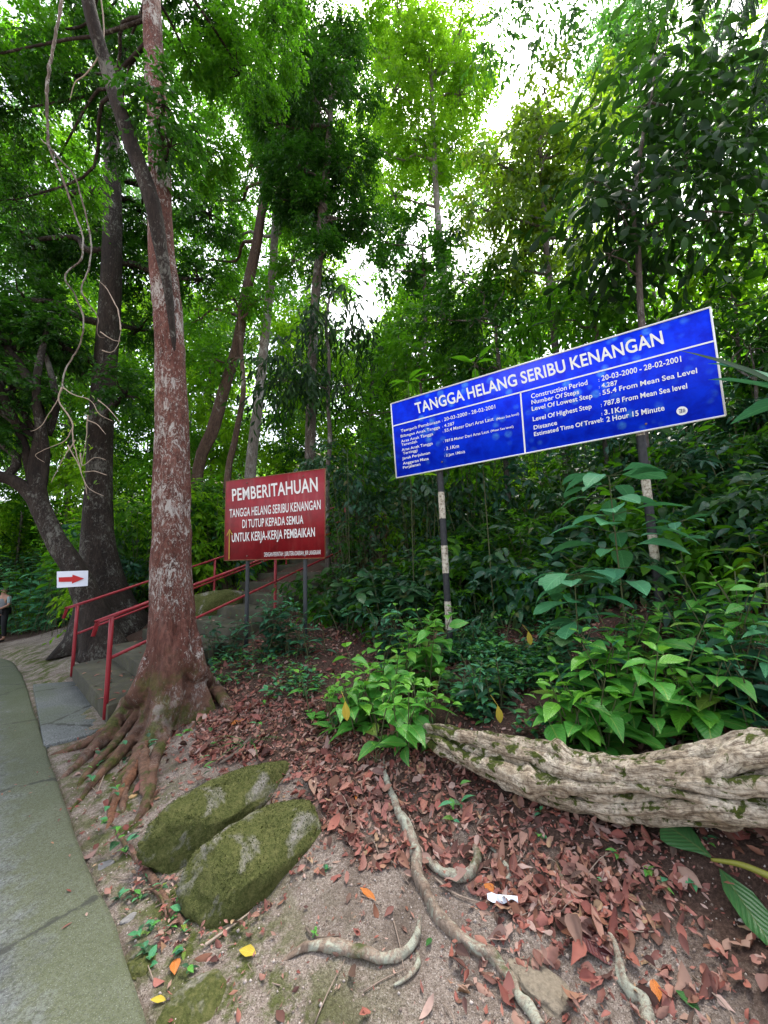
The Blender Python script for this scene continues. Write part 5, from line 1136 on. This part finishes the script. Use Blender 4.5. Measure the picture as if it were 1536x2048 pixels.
rng = np.random.default_rng(91); BR = [PLANT_BRIGHT, PLANT_YOUNG]; TE = [PLANT_TEAL, PLANT_OLIVE]; DK = [PLANT_DARK, LEAF_BLUE]
GA = 'bright broad-leaved bushes on the bank'
for lab, px, py, H, st, sp, L, Y_ in (
        ('low bright green bush at the edge of the leaf litter, nearest the big tree', 655, 1440, .26, 7, .14, .13, None), ('bright green bush with a yellow leaf hanging at its front', 712, 1462, .3, 7, .15, .14, None),
        ('bright green bush with puckered leaves where the mossy log end meets the litter', 800, 1490, .3, 7, .15, .15, None), ('bright green bush growing over the mossy end of the log', 862, 1468, .3, 6, .13, .15, None),
        ('mid green bush behind the yellow-leaved one, halfway to the banded post', 765, 1415, .42, 8, .2, .15, None), ('tall bright green bush just before the foot of the shorter banded post', 830, 1372, .5, 9, .22, .15, None),
        ('small green seedling alone in the litter above the long snaking root', 752, 1525, .09, 2, .02, .07, None),
        ('bright green seedling bush behind the middle of the log', 1140, 1500, .3, 6, .14, .16, None), ('bright green bush drooping over the top of the log', 1195, 1512, .34, 6, .14, .17, None),
        ('bright green bush with striped leaves behind the log, below the tall sapling', 1255, 1475, .42, 7, .18, .17, None), ('yellow-green bush between the log and the taller banded post', 1300, 1420, .5, 7, .2, .16, None),
        ('green bush leaning over the thick end of the log', 1400, 1490, .36, 6, .16, .16, None), ('small bright seedling standing alone in the brown litter beyond the log', 1010, 1290, .3, 3, .05, .13, None),
        ('bright heart-leaved bush beyond the thick end of the log', 1480, 1330, .5, 6, .2, .14, None)):
    make_plant('seedling_bush', lab, upright_plant(rng, H * 1.45, int(st * 1.5), sp * 1.3, L * 1.2, L * .62), BR, on(px, py, -.01), rng.random() * 6, 'bush', GA)
GB = 'blue-green shrubs with dark narrow leaves'
for lab, px, py, H, st, L in (('dense blue-green shrub behind the bright bushes, near the shorter post', 790, 1330, .5, 10, .14), ('low dark green shrub at the foot of the taller notice board post', 612, 1310, .4, 6, .12), ('dark shrub between the two notice board posts', 545, 1312, .55, 10, .14),
                              ('dark green shrub hiding the steps beside the notice board', 446, 1320, .42, 8, .12), ('dark shrub between the log and the shorter banded post', 980, 1420, .3, 8, .13), ('dark shrub under the tall sapling', 1180, 1400, .4, 8, .14), ('dark ferny shrub at the frame edge beyond the log', 1510, 1440, .45, 9, .16),
                              ('dark green bush right behind the shorter banded post', 930, 1310, .35, 8, .13)):
    make_plant('dark_shrub', lab, upright_plant(rng, H * 1.3, int(st * 1.5), .24, L * 1.15, L * .42, 'lance', .06), [LEAF_BLUE, PLANT_TEAL], on(px, py, -.01), 0, 'shrub', GB)
p_ = at(700, 1120, 8.2); make_plant('dark_shrub', 'taller dark shrub hiding the upper steps behind the notice board', upright_plant(rng, 1.3, 20, .6, .2, .08, 'ovate', .1), [LEAF_MID, PLANT_TEAL], (p_[0], p_[1], gz1(p_[0], p_[1])), 0, 'shrub', GB)
p_ = at(430, 1200, 9.4); make_plant('dark_shrub', 'dark shrub seen over the rails between the big trunk and the notice board', upright_plant(rng, 1.6, 22, .6, .2, .08, 'ovate', .11), [LEAF_DARK, LEAF_MID], (p_[0], p_[1], gz1(p_[0], p_[1])), 0, 'shrub', GB)
GC = 'shrubs with whorls of large dark leaves'
for lab, px, Y_, H, L, br in (('dark shrub with palm-like whorls of leaves near the notice board', 690, 5.3, .62, .3, 3), ('tallest dark shrub with drooping whorled leaves between the two boards', 770, 5.2, .8, .32, 4), ('dark whorled shrub just before the shorter banded post', 830, 5.3, .55, .26, 3)):
    p = at(px, 1250, Y_); p[2] = gz1(p[0], p[1]); make_plant('whorled_shrub', lab, whorl_plant(rng, H, 3, 7, L, L * .36, 'obov', .1, .35, .03, .35, br, .22), [PLANT_DARK, PLANT_TEAL], p, 0, 'shrub', GC)
def plant_at(px, Y_):
    p = at(px, 1250, Y_); p[2] = gz1(p[0], p[1]) - .01; return p
# the tall sapling with large blue-green leaves before the taller post
p = plant_at(1250, 3.15); H_ = at(1238, 950, 3.15)[2] - p[2]
make_plant('broadleaf_sapling', 'tall sapling with large ragged blue-green leaves before the taller banded post', whorl_plant(rng, H_, 8, 6, .34, .17, 'ell', .02, .35, .1, .2), TE, p, .4, 'sapling')
p = plant_at(1150, 3.1); H_ = at(1150, 1150, 3.1)[2] - p[2]
make_plant('broadleaf_sapling', 'shorter sapling with broad blue-green leaves next to the tall one', whorl_plant(rng, H_, 5, 7, .32, .17, 'obov', .05, .35, .05, .3), TE, p, 1.4, 'sapling')
p = plant_at(1385, 3.5)
make_plant('broadleaf_sapling', 'small round-leaved sapling on the far side of the taller banded post', whorl_plant(rng, .8, 3, 8, .2, .1, 'obov', .05, .3, .05, .3), TE, p, 0, 'sapling')
p = plant_at(815, 6.2); p2 = at(835, 830, 5.6)
make_plant('broadleaf_sapling', 'tall thin sapling whose green leaf tuft shows over the near end of the blue board', whorl_plant(rng, at(830, 760, 5.6)[2] - plant_at(830, 5.6)[2], 3, 7, .36, .1, 'lance', .02, .35, .05, .5), [LEAF_MID, LEAF_LIME], plant_at(830, 5.6), 0, 'sapling')
make_plant('broadleaf_sapling', 'tall sapling whose pale leaves stick up above the middle of the blue board', whorl_plant(rng, at(990, 730, 4.9)[2] - plant_at(990, 4.9)[2], 3, 6, .3, .1, 'lance', .02, .3, .05, .6), [LEAF_MID, PLANT_TEAL], plant_at(990, 4.9), 0, 'sapling')
for lab, px, Y_, n, L, W, mt in (('clump of long arching grassy blades behind the shorter banded post', 955, 4.9, 16, .8, .022, BLADE), ('clump of stiff dark strap leaves at the foot of the shaded slope', 1010, 5.2, 14, .7, .03, LEAF_BLUE), ('tuft of narrow grass by the big tree roots', 505, 3.35, 12, .3, .012, BLADE), ('tuft of pale grass under the tall sapling', 1235, 3.3, 22, .4, .012, BLADE),
                              ('clump of long grass beneath the notice board', 560, 4.4, 12, .32, .012, BLADE), ('clump of strap leaves deep in the shade between the boards', 880, 6.0, 14, .9, .03, LEAF_BLUE)):
    make_plant('grass_clump', lab, blade_plant(rng, n, L, W), mt, plant_at(px, Y_), 0, 'grass clump')
GD = 'shrubs along the far bend of the path'
for lab, px, Y_, H, mt in (('pale blue-green shrub at the frame edge behind the standing person', -25, 14.8, 2.9, [LEAF_BLUE, PLANT_TEAL]), ('blue-green shrub spilling towards the path beyond the arrow paper', 48, 14, 2.7, [PLANT_TEAL, LEAF_BLUE]), ('blue-green shrub pressed against the crooked trunk', 112, 12.8, 2.2, [PLANT_TEAL, LEAF_BLUE]), ('tall lime-leaved shrub glowing between the crooked and the buttressed trunk', 140, 10.8, 3.3, [LEAF_MID, LEAF_LIME]), ('dark shrub behind the blue-green ones at the path bend', 20, 15, 4.2, [LEAF_DARK, LEAF_BLUE])):
    gs, gl = upright_plant(rng, H, 46, 1.1, .36 if 'lime' in lab else .3, .14 if 'lime' in lab else .1, 'ovate', .17, .3, .25, .12 if 'lime' not in lab else .5); make_plant('path_shrub', lab, (gs, gl), mt, plant_at(px, Y_), 0, 'shrub', GD)
# ginger-like plant leaning in from the frame edge, one dark blade crossing the blue board
p = np.array((2.55, 2.0, 0)); p[2] = gz1(p[0], p[1]); r = empty('ginger_plant', p, 'plant leaning in from the frame edge, one dark pointed blade crossing the blue board', 'plant')
g = Geo(); gl = Geo(); c = p + np.array((-.1, .15, 1.75)); add_tube(g, [p - (0, 0, .05), p + (0, .05, .9), c], [.018, .014, .008], 8, 16); part('stem', g, STEM, r)
tip = at(1376, 676, 2.35); D = tip - c
for tp, W, mi in ((tip, .1, 0), (at(1430, 735, 2.7), .16, 1), (at(1440, 690, 3.0), .14, 1), (at(1640, 500, 2.4), .12, 0), (at(1480, 820, 3.0), .12, 1)):
    D = tp - c; L = np.linalg.norm(D); leaves(gl, [c], [D / L], [np.array((.15, -1, .75))], [L * 1.03], [W], 'lance', [.12], [.35], mi)
part('foliage', gl, [LEAF_BIGDARK, PLANT_TEAL], r)
p = plant_at(1540, 3.0); make_plant('fan_leaf_plant', 'yellow-green fan of leaves low at the frame edge beside the taller post', whorl_plant(rng, .55, 1, 8, .4, .07, 'lance', .1, .5, .03, .5), [LEAF_YEL, LEAF_LIME], p, 0, 'plant')
# fallen stalk with a round dark leaf, long leaf beside it
a_, b2 = gpt(1425, 1735, .03), gpt(1560, 1790, .05); r = empty('fallen_stalk', a_, 'round dark leaf on a thick yellow-green stalk fallen below the log', 'leaf')
g = Geo(); add_tube(g, [a_, (a_ + b2) / 2 + (0, 0, .015), b2], [.006, .011, .014], 8, 14); part('stalk', g, plain('yellow green stalk', (.2, .2, .03), .5, .25), r)
g = Geo(); q_ = gpt(1352, 1690, .06); leaves(g, [a_ + (0, 0, .01)], [q_ - a_], [(-.1, -.6, 1)], [.2], [.17], 'obov', [.1], [-.15], 0, wave=.08); part('blade', g, PLANT_DARK, r)
def one_leaf(label, px, py, px2, py2, W, m, lift=.014, fold=.3, droop=.1, name='fallen_leaf'):
    a_, b2 = gpt(px, py, lift), gpt(px2, py2, lift); D = b2 - a_; L = np.linalg.norm(D); g = Geo(); leaves(g, [a_], [D / L], [(0, -.25, 1)], [L], [W], 'ell', [droop], [fold], 0, wave=.1); tag(part(name, g, m, loc=a_), label, 'leaf')
ORG = leafmat('orange fallen leaf', [(.5, .16, .03)], (.4, .15, .03), .15, .5, .4, .4); YEL = leafmat('yellow fallen leaf', [(.5, .38, .04)], (.4, .3, .03), .15, .5, .4, .4); DRED = leafmat('wet dark red leaf', [(.09, .025, .025)], tf=.05, rough=.3, spec=.5, veins=.4); GRN = leafmat('fresh fallen green leaf', [(.03, .12, .02)], tf=.1, rough=.35, veins=.4); PINK = leafmat('pinkish dead leaf', [(.3, .15, .13)], tf=.05, rough=.6)
for a in (('long green leaf with fine ribs lying below the log at the frame edge', 1440, 1745, 1560, 1910, .12, PLANT_DARK), ('orange leaf standing out on the soil near the bottom edge', 1318, 2018, 1308, 1962, .035, ORG), ('glossy green leaf beside the orange one near the bottom edge', 1352, 1990, 1402, 2028, .035, GRN), ('orange spotted leaf alone on the sand by the path', 349, 1958, 351, 1920, .04, ORG),
          ('yellow leaf alone on the sand before the larger boulder', 478, 1908, 512, 1912, .04, YEL), ('small yellow leaf on the sand next to the mossy slab', 300, 2008, 332, 2006, .022, YEL), ('yellow leaf lying on the concrete path', 222, 2002, 250, 1990, .02, YEL), ('orange leaf on the soil beside the long snaking root', 720, 1782, 752, 1805, .03, ORG), ('curled orange leaf next to the white plastic scrap', 968, 1775, 992, 1792, .045, ORG),
          ('large wet dark red leaf curled near the greenish root', 1150, 1860, 1228, 1935, .09, DRED), ('second wet dark red leaf close to the greenish root', 1228, 1920, 1190, 1862, .06, DRED), ('pinkish dead leaf above the greenish root', 1145, 1850, 1198, 1868, .06, PINK), ('orange leaf lying on the crack between the boulders', 466, 1640, 486, 1628, .025, ORG), ('large orange leaf in the litter by the mossy tree roots', 455, 1455, 492, 1440, .07, ORG), ('small yellow leaf in the litter by the mossy tree roots', 495, 1445, 512, 1449, .04, YEL),
          ('ochre leaf in the litter before the long snaking root', 712, 1605, 714, 1578, .035, ORG), ('yellow leaf on the slope between the log and the shorter banded post', 905, 1395, 940, 1382, .08, ORG), ('green leaf lying below the boulders by the whitish root', 852, 1900, 864, 1882, .02, GRN)):
    one_leaf(*a)
for lab, px, py, Y_, L in (('yellow leaf hanging from a bright bush over the litter', 690, 1402, 2.75, .13), ('yellow leaf hanging alone under the small bright seedling', 1056, 1262, 3.35, .12), ('yellow leaf caught upright behind the log', 995, 1410, 2.8, .12)):
    a_ = at(px, py, Y_); g = Geo(); leaves(g, [a_], [(.1, -.1, -1)], [(0, -1, .1)], [L], [L * .42], 'ell', [.1], [.2], 0, wave=.1); add_tube(g, [a_, a_ + np.array((-.03, .05, .05))], [.002, .0015], 5, 3); tag(part('yellow_leaf', g, YEL, loc=a_), lab, 'leaf')
a_ = gpt(975, 1806, .02); b2 = gpt(1036, 1812, .02); n_ = 14; u = np.linspace(0, 1, n_); rs = np.random.default_rng(5); c0 = a_ + (b2 - a_) * u[:, None]; wdt = .02 * (.35 + np.abs(np.sin(u * 7 + .6))) * (1 - u * .6); S = np.array((.1, 1, 0)); V = np.concatenate([c0 + S * wdt[:, None] + np.sin(u * 9)[:, None] * (0, 0, .008), c0 + (0, 0, .018), c0 - S * wdt[:, None] + np.cos(u * 8)[:, None] * (0, 0, .008)])
g = Geo().add(V, [(i + k * n_, i + 1 + k * n_, i + 1 + (k + 1) * n_, i + (k + 1) * n_) for i in range(n_ - 1) for k in (0, 1)]); tag(part('plastic_scrap', g, plain('dirty white plastic', (.62, .66, .72), .35, .15), loc=a_), 'crumpled scrap of white plastic in the leaf litter', 'litter')

# ------------------------------------------------------------------ person at the bend of the path
PY = 11.9; pp = at(-1, 1282, PY); pp[2] = float(pz(PY)) + .02; HT = 1.62
person = empty('person', pp, 'person in a grey top and black trousers standing at the bend of the path', 'person')
def skinned(name, vs, es, rad, m, sub=2):
    me = bpy.data.meshes.new(name); me.from_pydata([tuple(v) for v in vs], es, []); o = bpy.data.objects.new(name, me); COL.objects.link(o); o.parent = person
    md = o.modifiers.new('skin', 'SKIN'); me.skin_vertices.new(name='') if not me.skin_vertices else None
    for i, r in enumerate(rad):
        sv_ = me.skin_vertices[0].data[i]; sv_.radius = r if isinstance(r, tuple) else (r, r); sv_.use_root = (i == 0)
    s = o.modifiers.new('sub', 'SUBSURF'); s.levels = sub; s.render_levels = sub; me.materials.append(m); md.use_smooth_shade = True; return o
SKIN = plain('skin', (.36, .19, .13), .5, .1, 30, 0); HAIR = plain('black hair', (.01, .009, .009), .5, .2); SHIRT = plain('grey cotton top', (.16, .17, .18), .85, .2, 20, .1); SLEEVE = plain('pale teal sleeve', (.25, .33, .33), .85, .2); TROU = plain('black trousers', (.012, .012, .014), .8, .2); SHOE = plain('dark shoes', (.02, .018, .018), .6, .2)
k = HT / 1.7
B = np.array([(0, 0, .95), (0, 0, 1.15), (0, 0, 1.36), (0, -.01, 1.45), (0, -.02, 1.53), (0, -.02, 1.62), (.17, 0, 1.38), (.22, -.04, 1.12), (.12, -.2, 1.03), (.03, -.25, 1.05), (-.17, 0, 1.38), (-.22, -.04, 1.12), (-.12, -.2, 1.03), (-.03, -.25, 1.05),
              (.09, 0, .9), (.1, -.02, .5), (.1, .03, .09), (.11, -.12, .04), (-.09, 0, .9), (-.1, -.02, .5), (-.1, .03, .09), (-.11, -.12, .04)]) * k
E = [(0, 1), (1, 2), (2, 3), (3, 4), (4, 5), (2, 6), (6, 7), (7, 8), (8, 9), (2, 10), (10, 11), (11, 12), (12, 13), (0, 14), (14, 15), (15, 16), (16, 17), (0, 18), (18, 19), (19, 20), (20, 21)]
Rr = [(.13, .09), (.12, .085), (.14, .09), .05, .075, .08, .05, .04, .032, .03, .05, .04, .032, .03, .085, .058, .04, .035, .085, .058, .04, .035]
skinned('body', B, E, Rr, SKIN)
skinned('top', B[[0, 1, 2]] * 1 + [(0, 0, -.04), (0, 0, 0), (0, 0, .03)], [(0, 1), (1, 2)], [(.15, .11), (.14, .105), (.155, .1)], SHIRT)
for a in ((6, 7), (10, 11)):
    skinned('sleeve', np.array([B[a[0]] + (0, 0, .02), B[a[1]] + (0, 0, .04)]), [(0, 1)], [.062, .052], SLEEVE)
skinned('trousers', np.concatenate([B[[0]] + (0, 0, -.01), B[[14, 15, 16]] + (0, 0, .04), B[[18, 19, 20]] + (0, 0, .04)]), [(0, 1), (1, 2), (2, 3), (0, 4), (4, 5), (5, 6)], [(.15, .105), .1, .072, .055, .1, .072, .055], TROU)
skinned('hair', np.array([(0, .02, 1.69), (0, .045, 1.6), (0, .06, 1.5)]) * k, [(0, 1), (1, 2)], [(.085, .075), (.09, .07), (.07, .04)], HAIR)
for sx in (-1, 1):
    skinned('shoe', np.array([(sx * .1, .04, .04), (sx * .105, -.14, .035)]) * k, [(0, 1)], [.05, .045], SHOE)
    g = Geo(); add_tube(g, [pp + np.array((sx * .03, -.098, 1.6)) * k, pp + np.array((sx * .03, -.108, 1.6)) * k], [.009, .004], 8, 3); part('eye', g, HAIR, person)
g = Geo(); add_tube(g, [pp + np.array((0, -.095, 1.6)) * k, pp + np.array((0, -.118, 1.565)) * k], [.008, .013], 8, 4); part('nose', g, SKIN, person)
g = Geo(); add_tube(g, [pp + np.array((-.025, -.088, 1.535)) * k, pp + np.array((0, -.1, 1.533)) * k, pp + np.array((.025, -.088, 1.535)) * k], [.003, .007, .003], 8, 6); part('mouth', g, plain('lips', (.28, .08, .07), .5, .1), person)
